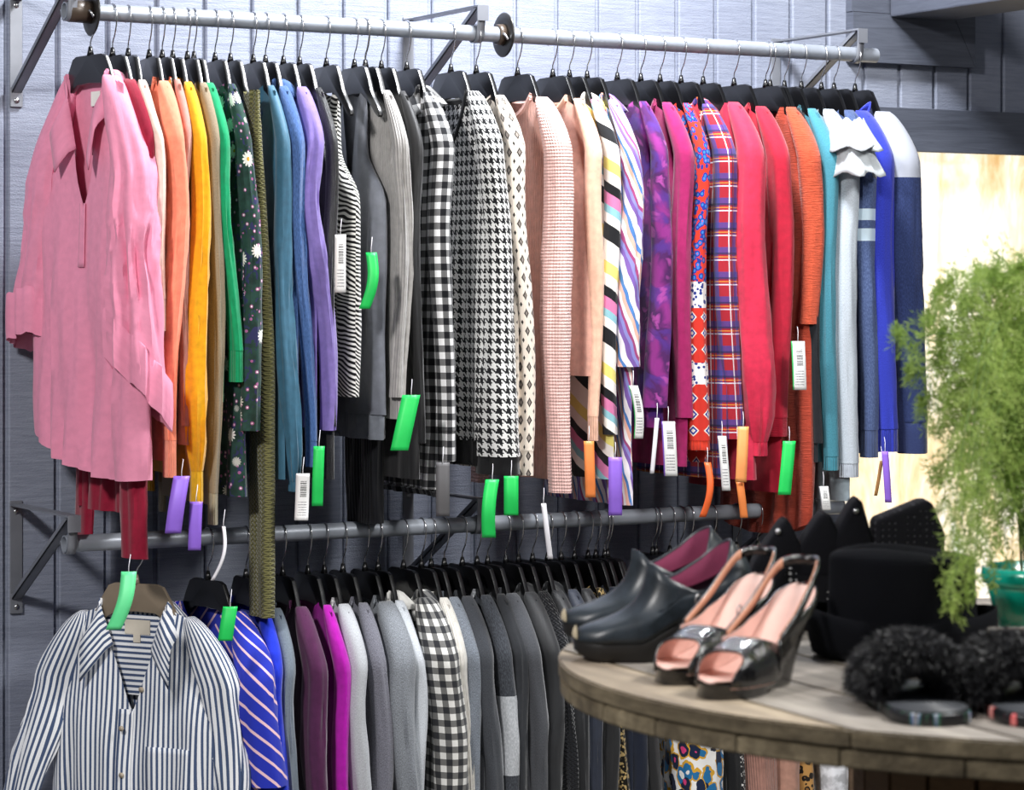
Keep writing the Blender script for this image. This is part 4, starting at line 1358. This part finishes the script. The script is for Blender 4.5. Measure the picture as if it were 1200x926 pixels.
LEATHER = NT('black_leather', .38, 0, .5)
LEATHER.color(LEATHER.mix(LEATHER.mr(LEATHER.noise(LEATHER.obj(), 30, 4), .3, .7, 0, 1), '#171c20', '#2d353d')); LEATHER.bump(LEATHER.noise(LEATHER.obj(), 420, 3), .25, .0006)
LEATHER = LEATHER.mat
def snake():
    n = NT('patent_snake_leather', .16, 0, .6)
    d = n.voro(n.obj(), 330)
    n.color(n.mix(n.mr(d['Distance'], .1, .6, 0, 1), '#1d1b1c', '#0a0a0b')); n.bump(d['Distance'], .7, -.0012)
    n.b.inputs['Coat Weight'].default_value = .6; n.b.inputs['Coat Roughness'].default_value = .1
    return n.mat
SNAKE = snake()
INSOLE = plain('#e8bfb3', .55)
MAGENTA = plain('#b05478', .6)
SUEDE = plain('#15151a', .95, 0, .15, (300, .5))
FELT = plain('#0d0e12', .98, 0, .1, (350, .4))
PALE = plain('#c9bb9d', .5)


def outline(L, prof, n=48):
    """sole outline: prof = [(t, half width inner, half width outer)], toe at t=0 (x=-L/2 .. toe is -x)"""
    up, lo = [], []
    m = n // 2
    for k in range(m + 1):
        t = (1 - cos(pi * k / m)) / 2
        wi = pw([(a, b) for a, b, c in prof], t); wo = pw([(a, c) for a, b, c in prof], t)
        e = sqrt(max(0, 1 - (1 - min(1, t / .16)) ** 2)) * sqrt(max(0, 1 - (1 - min(1, (1 - t) / .14)) ** 2))
        up.append((t, wo * e)); lo.append((t, -wi * e))
    return up + lo[::-1][1:-1]


def loft(name, rings, mat, parent, closed=True, caps=(False, False), thick=0.0):
    o = mobj(name, grid(name, rings, closed=closed, caps=caps), mat, parent)
    if thick:
        s = o.modifiers.new('thick', 'SOLIDIFY'); s.thickness = thick; s.offset = 0
    return o


def clog(loc, rz, label, far=False):
    """ankle-high leather clog; toe points to -x in its own frame"""
    t = thing('clog_shoe', label, 'shoe', loc, rz, 'black leather clogs')
    L = .218
    oc = outline(L, [(0, .030, .030), (.18, .040, .040), (.34, .044, .043), (.6, .033, .034), (.85, .031, .031), (1, .028, .028)])
    def X(tt): return (tt - .5) * L
    # platform sole: thick heel wedge, slight toe spring
    def zsole(tt): return .004 + .012 * max(0, (.14 - tt) / .14) ** 2
    def ztop(tt): return pw([(0, .026), (.12, .024), (.35, .026), (.62, .050), (1, .066)], tt)
    rings = []
    for q, s in ((0, .93), (.15, .985), (.85, 1.0), (1, .97)):
        rings.append([Vector((X(tt) * (1.0 if s > .95 else .985), w * s, lerp(zsole(tt) - .004, ztop(tt), q))) for tt, w in oc])
    loft('sole', rings, plain('#191614', .5), t, caps=(True, True))
    # upper: from the welt up to the opening
    rim = {}
    rings = []
    m = len(oc)
    nq = 16
    for k in range(nq + 1):
        q = k / nq
        row = []
        for tt, w in oc:
            base = Vector((X(tt), w * .985, ztop(tt) - .001))
            # opening outline, shrunk plan
            near = w < 0
            rx = X(pl([(0, .43), (.25, .50), (.55, .66), (.8, .80), (1, .90)] if near else [(0, .43), (.25, .46), (.55, .56), (.8, .74), (1, .90)], tt))
            rw = w * pl([(0, .10), (.2, .55), (.5, .80), (1, .82)], tt)
            rz_ = pl([(0, .120), (.12, .117), (.36, .100), (.6, .086), (.8, .090), (.92, .116), (1, .148)] if near else [(0, .120), (.12, .116), (.36, .102), (.58, .100), (.8, .122), (.92, .140), (1, .148)], tt)
            top = Vector((rx, rw, rz_))
            # toe box: bulge up before heading back to the vamp
            c1 = base + Vector((lerp(-.004, .012, tt), w * .05, pw([(0, .032), (.3, .036), (.6, .05), (1, .055)], tt)))
            c2 = Vector((lerp(base.x, top.x, pw([(0, .97), (.25, .92), (.6, .6), (1, .15)], tt)), lerp(base.y, top.y, .55), lerp(base.z, top.z, pw([(0, .10), (.25, .18), (.6, .55), (1, .7)], tt))))
            p = base * (1 - q) ** 3 + c1 * 3 * q * (1 - q) ** 2 + c2 * 3 * q * q * (1 - q) + top * q ** 3
            row.append(p)
        rings.append(row)
    loft('upper', rings, LEATHER, t, thick=.0024)
    inner = [[p + Vector((-.002 * 0, -p.y * .06, -.001 - .0 * k)) for p in rings[nq - k]] for k in range(0, 9)]
    loft('lining', [[Vector((p.x * .985 + .001, p.y * .90, p.z - .0015)) for p in r] for r in inner], MAGENTA, t)
    rr = [[Vector((X(.08 + .88 * tt), w * .80, ztop(.08 + .88 * tt) + .006)) for tt, w in oc]]
    loft('insole', rr + [[Vector((p.x * .2 + X(.5) * .8, p.y * .1, p.z)) for p in rr[0]]], MAGENTA, t, caps=(False, True))
    # pale worn toe cap
    cap = []
    for k in range(6):
        cap.append([Vector((X(0) - .0012 + .0045 * (k / 5) ** 2, .017 * sin(a) * (k / 5), .032 + .011 * cos(a) * (k / 5))) for a in [2 * pi * j / 16 for j in range(16)]])
    loft('toe_cap', cap[1:], PALE, t, caps=(True, False))
    return t


def slingback(loc, rz, label):
    """peep-toe slingback on a stiletto heel; toe points to -x"""
    t = thing('slingback_shoe', label, 'shoe', loc, rz, 'black snakeskin slingbacks')
    L = .245
    HEEL = .088
    def cx(tt): return (tt - .5) * L
    def zc(tt): return .018 + HEEL * sstep(.30, 1.0, tt) ** 1.0 * (.15 + .85 * tt)
    pr = [(0, .024, .024), (.2, .037, .036), (.34, .039, .037), (.6, .026, .027), (.85, .027, .027), (1, .024, .024)]
    oc = outline(L, pr)
    bed = [Vector((cx(tt), w, zc(tt))) for tt, w in oc]
    rings = []
    for q, sc_ in ((0, .86), (.04, .92), (.35, .90), (.7, .95), (.93, 1.01), (1, .985)):
        row = []
        for p, (tt, w) in zip(bed, oc):
            gx = cx(.015 + tt * .70)
            x = lerp(gx, p.x, q ** 1.25)
            row.append(Vector((x, w * sc_, p.z * q)))
        rings.append(row)
    loft('wedge_sole', rings, SNAKE, t, caps=(True, False))
    # insole sheet
    m = 40; rows = []
    for k in range(m + 1):
        tt = .012 + .976 * k / m
        wi = pw([(a, b) for a, b, c in pr], tt); wo = pw([(a, c) for a, b, c in pr], tt)
        e = sqrt(max(0, 1 - (1 - min(1, tt / .16)) ** 2)) * sqrt(max(0, 1 - (1 - min(1, (1 - tt) / .14)) ** 2))
        rows.append([Vector((cx(tt), lerp(-wi, wo, j / 10) * e * .96, zc(tt) + .0012 + .003 * (2 * j / 10 - 1) ** 2)) for j in range(11)])
    loft('insole', rows, INSOLE, t, closed=False, thick=.002)
    # vamp with peep toe: arch across the toes, sides run back
    rows = []
    for k in range(15):
        q = k / 14
        row = []
        for j in range(25):
            a = pi * j / 24
            s = cos(a)                    # 1 outer .. -1 inner
            # front edge (peep) bows back at the middle, rear edge scoops forward at the middle
            t0 = .06 + .13 * sin(a) ** 2; t1 = .56 - .20 * sin(a) ** 1.2
            tt = lerp(t0, t1, q)
            wi = pw([(x, y) for x, y, z in pr], tt); wo = pw([(x, z) for x, y, z in pr], tt)
            e = sqrt(max(0, 1 - (1 - min(1, tt / .16)) ** 2))
            hh = pw([(0, .030), (.2, .037), (.36, .046), (.6, .052)], tt) * (sin(a) ** .75)
            yy = (wo if s > 0 else wi) * e * 1.03 * (1 if s > 0 else -1) * abs(s) ** .62
            row.append(Vector((cx(tt), yy, zc(tt) - .004 + hh)))
        rows.append(row)
    loft('vamp', rows, SNAKE, t, closed=False, thick=.0022)
    loft('vamp_lining', [[Vector((p.x, p.y * .955, p.z - .0022)) for p in r] for r in rows], INSOLE, t, closed=False)
    # side wings up to the strap
    for sd in (1, -1):
        rows = []
        for k in range(17):
            q = k / 16
            tt = lerp(.40, 1.0, q)
            w_ = pw([(x, (z if sd > 0 else y)) for x, y, z in pr], tt) * (sqrt(max(0, 1 - (1 - min(1, (1 - tt) / .14)) ** 2)) if tt > .86 else 1)
            base = Vector((cx(tt), sd * w_ * 1.02, zc(tt) - .006))
            hgt = pl([(0, .044), (.35, .038), (.7, .014), (1, .010)], q)
            rows.append([base + Vector((0, sd * .001 * sin(pi * j / 4), hgt * j / 4)) for j in range(5)])
        o = loft('side_wing', rows, SNAKE, t, closed=False, thick=.002)
        loft('wing_lining', [[Vector((p.x, p.y * .95, p.z)) for p in r] for r in rows], INSOLE, o, closed=False)
    # heel strap
    pts = smooth_path([(cx(.44), .036, zc(.44) + .036), (cx(.66), .034, zc(.66) + .036), (cx(.92), .026, zc(.92) + .034), (cx(1.03), 0, zc(1) + .030), (cx(.92), -.026, zc(.92) + .034), (cx(.66), -.034, zc(.66) + .036), (cx(.44), -.037, zc(.44) + .036)], 40)
    rows = []
    for i, p in enumerate(pts):
        rows.append([p + Vector((0, 0, .0055)), p + Vector((0, 0, -.0055))])
    o = loft('heel_strap', rows, SNAKE, t, closed=False, thick=.0026)
    rows = [[Vector((a.x * .985, a.y * .93, a.z)) for a in r] for r in rows]
    for part in (rows[:15], rows[-15:]): loft('strap_lining', part, plain('#c98d70', .6), o, closed=False, thick=.0012)
    bm = bmesh.new(); tube(bm, [Vector((cx(.60) + .006 * cos(a), .038, zc(.6) + .043 + .006 * sin(a))) for a in [2 * pi * k / 12 for k in range(13)]], .001, 6, Vector((0, 1, 0)))
    mobj('buckle', bm_mesh('buckle', bm), SCREW, o)
    # welt line
    return t


def furry_slide(loc, rz, label, glint):
    """open slide with a thick fur band; long axis along x, open end at -x"""
    t = thing('fur_slide', label, 'slipper', loc, rz, 'black fur slides')
    L = .25
    oc = outline(L, [(0, .040, .040), (.2, .044, .044), (.5, .040, .042), (.8, .044, .048), (1, .040, .042)], 56)
    rings = []
    for z, s in ((0, .97), (.002, 1.0), (.011, 1.0), (.013, .975)):
        rings.append([Vector(((tt - .5) * L * (s * .2 + .8), w * s, z)) for tt, w in oc])
    loft('sole', rings, glint, t, caps=(True, True))
    rr = [Vector(((tt - .5) * L * .955, w * .93, (.0133 + .0018))) for tt, w in oc]
    loft('footbed', [[p + Vector((0, 0, -.0018)) for p in rr], rr], plain('#45484d', .5), t, caps=(True, True))
    # fur band: thick arch over the foot
    rows = []
    m = 18
    FX0, FX1 = -.050, .085
    pts = []
    for i in range(m + 1):
        a = pi * i / m
        # centre of the pad across the arch
        cy = .045 * cos(a); cz = .014 + .050 * sin(a) ** .8
        row = []
        for j in range(16):
            b = 2 * pi * j / 16
            rx = (FX1 - FX0) / 2 * (1.0 - .10 * abs(cos(a))); rt = .017
            n_ = Vector((0, cos(a), sin(a)))
            lump = 1 + .10 * noise.noise(Vector((i * .7, j * .8, rz)))
            row.append(Vector(((FX0 + FX1) / 2 + rx * cos(b), cy, max(cz, .014))) + n_ * (rt * sin(b) * lump))
        rows.append(row)
    band = loft('fur_band', rows, plain('#08080a', .9, 0, .2), t, caps=(True, True))
    # fur blades over the pad
    rnd = random.Random(int(rz * 1000) + 5)
    vs, fs = [], []
    me = band.data
    polys = list(me.polygons)
    for _ in range(15000):
        p = polys[rnd.randrange(len(polys) - 2)]
        ws = [rnd.random() for _ in p.vertices]; sw = sum(ws)
        c = sum((me.vertices[v].co * (w / sw) for v, w in zip(p.vertices, ws)), Vector())
        n_ = p.normal
        ctr = Vector(((FX0 + FX1) / 2, 0, .02))
        d = (n_ * .8 + Vector((rnd.gauss(0, .42), rnd.gauss(0, .42), rnd.gauss(-.1, .42)))).normalized()
        ln = rnd.uniform(.007, .016)
        s = d.cross(Vector((rnd.gauss(0, 1), rnd.gauss(0, 1), rnd.gauss(0, 1)))).normalized() * .00055
        k = len(vs)
        mid = c + d * ln * .55 + Vector((0, 0, -.002))
        end = c + d * ln + Vector((rnd.gauss(0, .002), rnd.gauss(0, .002), -.005))
        if end.z < .002: end.z = .002
        if mid.z < .002: mid.z = .002
        vs += [tuple(c - s), tuple(c + s), tuple(mid + s * .8), tuple(mid - s * .8), tuple(end)]
        fs += [(k, k + 1, k + 2, k + 3), (k + 3, k + 2, k + 4)]
    fm = bpy.data.meshes.new('fur'); fm.from_pydata(vs, [], fs)
    f = mobj('fur', fm, plain('#1d1d20', .45, 0, .45), band); f['kind'] = 'stuff'
    return t


def boot(loc, rz, label, peaks, dots):
    """short suede boot with notched sides; toe at -x"""
    t = thing('ankle_boot', label, 'boot', loc, rz, 'black suede ankle boots')
    L = .20
    oc = outline(L, [(0, .022, .022), (.25, .038, .037), (.6, .030, .031), (1, .030, .030)])
    def X(tt): return (tt - .5) * L
    rings = [[Vector((X(tt), w * s, z)) for tt, w in oc] for z, s in ((0, .96), (.002, 1), (.014, 1), (.016, .97))]
    loft('sole', rings, plain('#100f10', .5), t, caps=(True, True))
    n = NT('perforated_suede', .95, 0, .15)
    d = n.voro(n.scale(n.obj(), (1, 1, 1)), 118, 'F1', 0.12)
    n.color(n.mix(n.less(d['Distance'], .30), '#17171b', '#b9b8ba' if dots else '#3a3a3e'))
    n.bump(n.mr(d['Distance'], .25, .36, 0, 1), .8, .002)
    rings = []
    for k in range(13):
        q = k / 12; row = []
        for tt, w in oc:
            base = Vector((X(tt), w * .97, .015))
            top = Vector((X(pw([(0, .30), (.4, .44), (1, .97)], tt)), w * .95, .085))
            c = Vector((lerp(base.x, top.x, .55), w * 1.02, .052 if tt < .3 else .05))
            row.append(base * (1 - q) ** 2 + c * 2 * q * (1 - q) + top * q * q)
        rings.append(row)
    loft('foot', rings, n.mat, t, thick=.002)
    # shaft: two peaked flaps with a notch between them
    for which, poly in enumerate(peaks):
        bm = bmesh.new(); prism(bm, poly, 'y', -.031, .031)
        bmesh.ops.recalc_face_normals(bm, faces=bm.faces)
        bmesh.ops.bevel(bm, geom=bm.edges[:], offset=.007, segments=3, affect='EDGES', profile=.5)
        o = mobj('shaft_flap', bm_mesh('shaft_flap', bm), n.mat if (which == 1 and not dots) else SUEDE, t)
        if which == 0:
            bm = bmesh.new()
            c = max(poly, key=lambda p: p[1])
            bmesh.ops.create_uvsphere(bm, u_segments=10, v_segments=8, radius=.0042, matrix=Matrix.Translation((c[0] - .008, -.031, c[1] - .017)))
            mobj('stud', bm_mesh('stud', bm), SCREW, o)
    return t


def hat(loc, rz):
    t = thing('felt_hat', 'black felt hat with dented crown and rolled-up brim', 'hat', loc, rz)
    n = 64; rows = []
    A, B = .096, .084
    for k in range(25):
        q = k / 24
        if q < .55:
            s = q / .55; z = lerp(.004, .122, s); r = lerp(1.0, .93, s) - .02 * sin(pi * s)
        else:
            s = (q - .55) / .45; z = .122 + .016 * sin(s * pi / 2); r = .93 * cos(s * pi / 2 * .98)
        row = []
        for j in range(n):
            a = 2 * pi * j / n
            x, y = A * r * cos(a), B * r * sin(a)
            dent = .030 * math.exp(-(y / .022) ** 2) * sstep(.58, .9, q) * math.exp(-((x) / .075) ** 4)
            pinch = .85 if False else 1 - .16 * sstep(.3, .6, q) * math.exp(-((x + .07) / .04) ** 2)
            row.append(Vector((x, y * pinch, z - dent + .012 * sstep(.5, 1, q) * (-x / .09))))
        rows.append(row)
    loft('crown', rows, FELT, t, caps=(False, True), thick=.003)
    rows = []
    for r, z in ((1.0, .0045), (1.07, .003), (1.17, .006), (1.22, .018), (1.235, .040), (1.225, .058), (1.205, .058), (1.212, .040), (1.195, .020), (1.15, .010), (1.02, .0075)):
        rows.append([Vector((A * r * cos(2 * pi * j / n), B * (r + .02) * sin(2 * pi * j / n), z + (.006 * cos(4 * pi * j / n) if r > 1.2 else 0))) for j in range(n)])
    loft('brim', rows, FELT, t)
    rows = [[Vector((A * r * cos(2 * pi * j / n), B * r * sin(2 * pi * j / n), z)) for j in range(n)] for r, z in ((1.0, .012), (1.014, .013), (1.010, .034), (.99, .035))]
    loft('hat_band', rows, plain('#101116', .5), t)
    return t


def fern():
    base = gnd(1222, 748)
    base = camxz(.690, 3.43, TABLE_Z)
    t = thing('potted_fern', 'feathery green asparagus fern in a glossy teal pot on the table', 'potted plant', (base.x, base.y, TABLE_Z), -TH)
    teal = plain('#0fa28c', .22, 0, .6, coat=.4)
    n = 48; rows = []
    for r, z in ((.0, .002), (.050, 0), (.056, .003), (.066, .045), (.072, .070), (.0735, .078), (.079, .080), (.081, .088), (.080, .100), (.076, .101), (.072, .098), (.070, .080), (.0, .078)):
        rows.append([Vector((r * cos(2 * pi * j / n), r * sin(2 * pi * j / n), z)) for j in range(n)])
    loft('pot', rows, teal, t)
    rows = [[Vector((r * cos(2 * pi * j / n), r * sin(2 * pi * j / n), z + .003 * noise.noise(Vector((r * 80, j, 1))))) for j in range(n)] for r, z in ((.0695, .084), (.04, .088), (.001, .09))]
    loft('soil', rows, plain('#3b2a1c', .95), t)
    rnd = random.Random(21)
    leafm = NT('fern_needles', .5, 0, .3)
    leafm.color(leafm.mix(leafm.mr(leafm.noise(leafm.obj(), 22, 3), .3, .7, 0, 1), '#4c7233', '#a9c168'))
    oi = leafm.node('ShaderNodeObjectInfo')
    base_c = leafm.b.inputs['Base Color'].links[0].from_socket
    leafm.color(leafm.mix(leafm.m('MULTIPLY', oi.outputs['Random'], .6), base_c, '#cfdc82'))
    tr = leafm.node('ShaderNodeBsdfTranslucent'); leafm.put(tr.inputs[0], '#a9c46a')
    ms = leafm.node('ShaderNodeMixShader'); ms.inputs[0].default_value = .5
    out = leafm.t.nodes['Material Output']
    leafm.t.links.new(leafm.b.outputs[0], ms.inputs[1]); leafm.t.links.new(tr.outputs[0], ms.inputs[2]); leafm.t.links.new(ms.outputs[0], out.inputs[0])
    LM = leafm.mat
    stem = plain('#5d7a36', .6)
    sc = 3100 / 3.36
    def P(px, py, dz=0.0):
        # a spot on the plant, measured from the pot, in the plant's own frame (x across, y away, z up)
        return Vector(((px - 600) / F * (3.43 + dz) - .690, dz, 1.4 - (py - HOR) / F * (3.43 + dz) - TABLE_Z))
    tips = []
    # (tip px, tip py, depth, lift) arching fronds of the crown and the hanging ones
    for px, py in ((1052, 392), (1066, 430), (1085, 372), (1096, 345), (1112, 335), (1128, 352), (1146, 322), (1165, 318), (1180, 330), (1196, 316), (1215, 330), (1235, 345), (1080, 470), (1096, 505),
                   (1098, 560), (1104, 600), (1116, 640), (1118, 690), (1122, 728), (1112, 715), (1140, 700), (1150, 650), (1165, 690), (1172, 640), (1185, 680), (1190, 600), (1206, 640),
                   (1100, 420), (1118, 460), (1130, 500), (1140, 430), (1155, 470), (1160, 540), (1170, 400), (1182, 450), (1190, 520), (1140, 580), (1128, 545), (1204, 400), (1210, 480), (1225, 560), (1250, 420), (1260, 520), (1150, 380), (1175, 360), (1195, 380), (1128, 610), (1135, 660), (1180, 570), (1106, 390), (1165, 605)):
        tips.append(P(px, py, -.26 + rnd.uniform(-.03, .03) if (px < 1150 and py > 600) else rnd.uniform(-.10, .10)))
    start = Vector((0, 0, .086))
    for k, tip in enumerate(tips):
        s0 = start + Vector((rnd.uniform(-.03, .03), rnd.uniform(-.03, .03), 0))
        apex_z = max(tip.z + .05, min(.42, .24 + .20 * rnd.random())) if tip.z < .30 else tip.z - .01
        apex = Vector((lerp(s0.x, tip.x, .50), lerp(s0.y, tip.y, .5), apex_z))
        mid1 = Vector((lerp(s0.x, tip.x, .16), lerp(s0.y, tip.y, .15), apex_z * .66))
        mid3 = Vector((lerp(s0.x, tip.x, .86), lerp(s0.y, tip.y, .86), lerp(apex_z, tip.z, .52)))
        path = smooth_path([s0, mid1, apex, mid3, tip], 44)
        vs, fs = [], []

        def blade(c, d, ln, wd):
            s = d.cross(Vector((rnd.gauss(0, 1), rnd.gauss(0, 1), rnd.gauss(0, 1))))
            if s.length < 1e-4: return
            s = s.normalized() * wd
            q = len(vs)
            vs.extend([tuple(c), tuple(c + d * ln * .45 + s), tuple(c + d * ln), tuple(c + d * ln * .45 - s)])
            fs.append((q, q + 1, q + 2, q + 3))
        tot = len(path)
        for i in range(8, tot - 1):
            p = path[i]; d = (path[i + 1] - path[i]).normalized()
            f = i / tot
            ls = .050 * sin(pi * min(1, .12 + f * .95)) + .008
            for side in range(2):
                ax = d.cross(Vector((rnd.gauss(0, .7), rnd.gauss(0, .7), rnd.gauss(0, .7)))).normalized()
                br = (ax + d * .55 + Vector((0, 0, -.15))).normalized()
                nb = 7
                for b in range(nb):
                    c = p + br * ls * (b + 1) / nb + Vector((0, 0, -.006 * ((b + 1) / nb) ** 2))
                    for _ in range(2):
                        dd = (br * .6 + Vector((rnd.gauss(0, .6), rnd.gauss(0, .6), rnd.gauss(0, .6)))).normalized()
                        blade(c, dd, rnd.uniform(.008, .014), .00085)
                blade(p, br, ls, .0006)
        fm = bpy.data.meshes.new('frond'); fm.from_pydata(vs, [], fs)
        fr = mobj('frond', fm, LM, t)
        bm = bmesh.new(); tube(bm, path, [lerp(.0014, .0004, i / (tot - 1)) for i in range(tot)], 5)
        mobj('stem', bm_mesh('stem', bm), stem, fr)


def tray():
    p = camxz(.640, 3.10, TABLE_Z)
    t = thing('wooden_tray', 'small grey wooden tray behind the right fur slide', 'tray', (p.x, p.y, TABLE_Z), -TH + radians(8))
    m = plain('#77716b', .7, key='tray')
    bm = bmesh.new()
    box(bm, (-.07, -.05, 0), (.09, .05, .008), .001)
    mobj('tray_base', bm_mesh('tray_base', bm), m, t, False)
    for lo, hi in (((-.07, -.05, .008), (.09, -.042, .058)), ((-.07, .042, .008), (.09, .05, .058)), ((-.07, -.042, .008), (-.062, .042, .058)), ((.082, -.042, .008), (.09, .042, .058))):
        bm = bmesh.new(); box(bm, lo, hi, .0015); mobj('tray_side', bm_mesh('tray_side', bm), m, t, False)


def place():
    # clogs
    def on(px, py): return gnd(px, py)
    cl = on(774, 772); d = gnd(879, 774) - gnd(690, 776)
    rz = atan2(d.y, d.x)
    clog(cl, rz, 'black leather clog nearer the table edge, magenta inside')
    cl2 = on(755, 750); clog(cl2, rz + radians(3), 'black leather clog standing behind its mate')
    # slingbacks: toes to the lower left, heels away
    a, b = gnd(828, 822), gnd(946, 790)
    rz = atan2((b - a).y, (b - a).x)
    slingback((a + b) / 2, rz, 'black snakeskin slingback closest to the table edge')
    a2, b2 = gnd(777, 805), gnd(897, 775)
    rz = atan2((b2 - a2).y, (b2 - a2).x)
    slingback((a2 + b2) / 2, rz, 'black snakeskin slingback between its mate and the clogs')
    g1 = NT('iridescent_edge', .35, 0, .5); o = g1.obj()
    k = g1.noise(g1.scale(o, (60, 60, 5)), 1.0, 2)
    g1.color(g1.ramp(k, [(.38, '#17181b'), (.54, '#1c1d20'), (.58, '#3f7a58'), (.61, '#3b4f8c'), (.64, '#b9bdc0'), (.68, '#1b1c1f')]))
    g2 = NT('red_edge', .35, 0, .5); o = g2.obj()
    k = g2.noise(g2.scale(o, (45, 45, 5)), 1.0, 2)
    g2.color(g2.ramp(k, [(.40, '#17181b'), (.52, '#1c1d20'), (.58, '#e0575a'), (.64, '#e8b0a8'), (.72, '#1b1c1f')]))
    near = gnd(1102, 853)
    ang = -TH + radians(94)
    dirv = Vector((cos(ang), sin(ang), 0))
    furry_slide(near + dirv * .128, ang, 'black fur slide nearer the slingbacks, with glittery sole edge', g1.mat)
    near2 = gnd(1229, 855)
    furry_slide(near2 + dirv * .128, ang + .02, 'black fur slide at the right, with red glints on its sole', g2.mat)
    h = camxz(.488, 3.31, TABLE_Z)
    hat((h.x, h.y, TABLE_Z), -TH + radians(-8))
    b1 = camxz(.383, 3.60, TABLE_Z); b2 = camxz(.508, 3.60, TABLE_Z)
    A = ([(-.062, .070), (-.056, .092), (-.016, .150), (-.008, .148), (.010, .108), (.014, .070)], [(.000, .070), (.004, .112), (.034, .157), (.046, .158), (.060, .128), (.064, .086), (.060, .070)])
    B = ([(-.078, .070), (-.076, .122), (-.046, .176), (-.036, .178), (-.020, .122), (-.020, .070)], [(-.018, .070), (-.018, .148), (.050, .176), (.060, .172), (.078, .128), (.074, .070)])
    boot((b1.x, b1.y, TABLE_Z), -TH, 'black suede ankle boot with white-dotted perforations behind the slingbacks', A, True)
    boot((b2.x, b2.y, TABLE_Z), -TH, 'black perforated ankle boot with a snap, rising behind the hat', B, False)
    fern(); tray()


place()
# ------------------------------------------------------------------ camera, lights, view
cam = bpy.data.cameras.new('camera')
co = bpy.data.objects.new('camera', cam); C.objects.link(co)
co.location = CAM; co.rotation_euler = (radians(90), 0, -TH)
cam.sensor_width = 36; cam.sensor_fit = 'HORIZONTAL'
cam.lens = F / 1200 * 36
cam.shift_y = -(463 - HOR) / 1200
cam.clip_start = .05; cam.clip_end = 60
cam.dof.use_dof = True; cam.dof.focus_distance = 5.35; cam.dof.aperture_fstop = 8.5
SC.camera = co


def area(name, loc, target, size, power, col):
    l = bpy.data.lights.new(name, 'AREA'); l.shape = 'DISK'; l.size = size; l.energy = power; l.color = col
    o = bpy.data.objects.new(name, l); C.objects.link(o)
    o.location = loc
    o.rotation_euler = (Vector(target) - Vector(loc)).to_track_quat('-Z', 'Y').to_euler()
    return o


area('ceiling_lamp', (-2.3, -2.3, 3.0), (.2, 0, 1.1), .40, 92, (1.0, .975, .96))
area('ceiling_lamp', (1.0, -.45, 3.05), (1.0, .25, 1.85), .35, 84, (.95, .97, 1.0))
area('ceiling_lamp', (1.3, -3.3, 3.3), (.7, -1.3, 1.0), .8, 105, (1.0, .985, .96))
w = bpy.data.worlds.new('world'); SC.world = w; w.use_nodes = True
w.node_tree.nodes['Background'].inputs[0].default_value = (.86, .91, 1.0, 1)
w.node_tree.nodes['Background'].inputs[1].default_value = .15
SC.view_settings.view_transform = 'Standard'
SC.view_settings.look = 'None'
SC.view_settings.gamma = 1.0
SC.view_settings.use_curve_mapping = False
SC.view_settings.exposure = 0.0
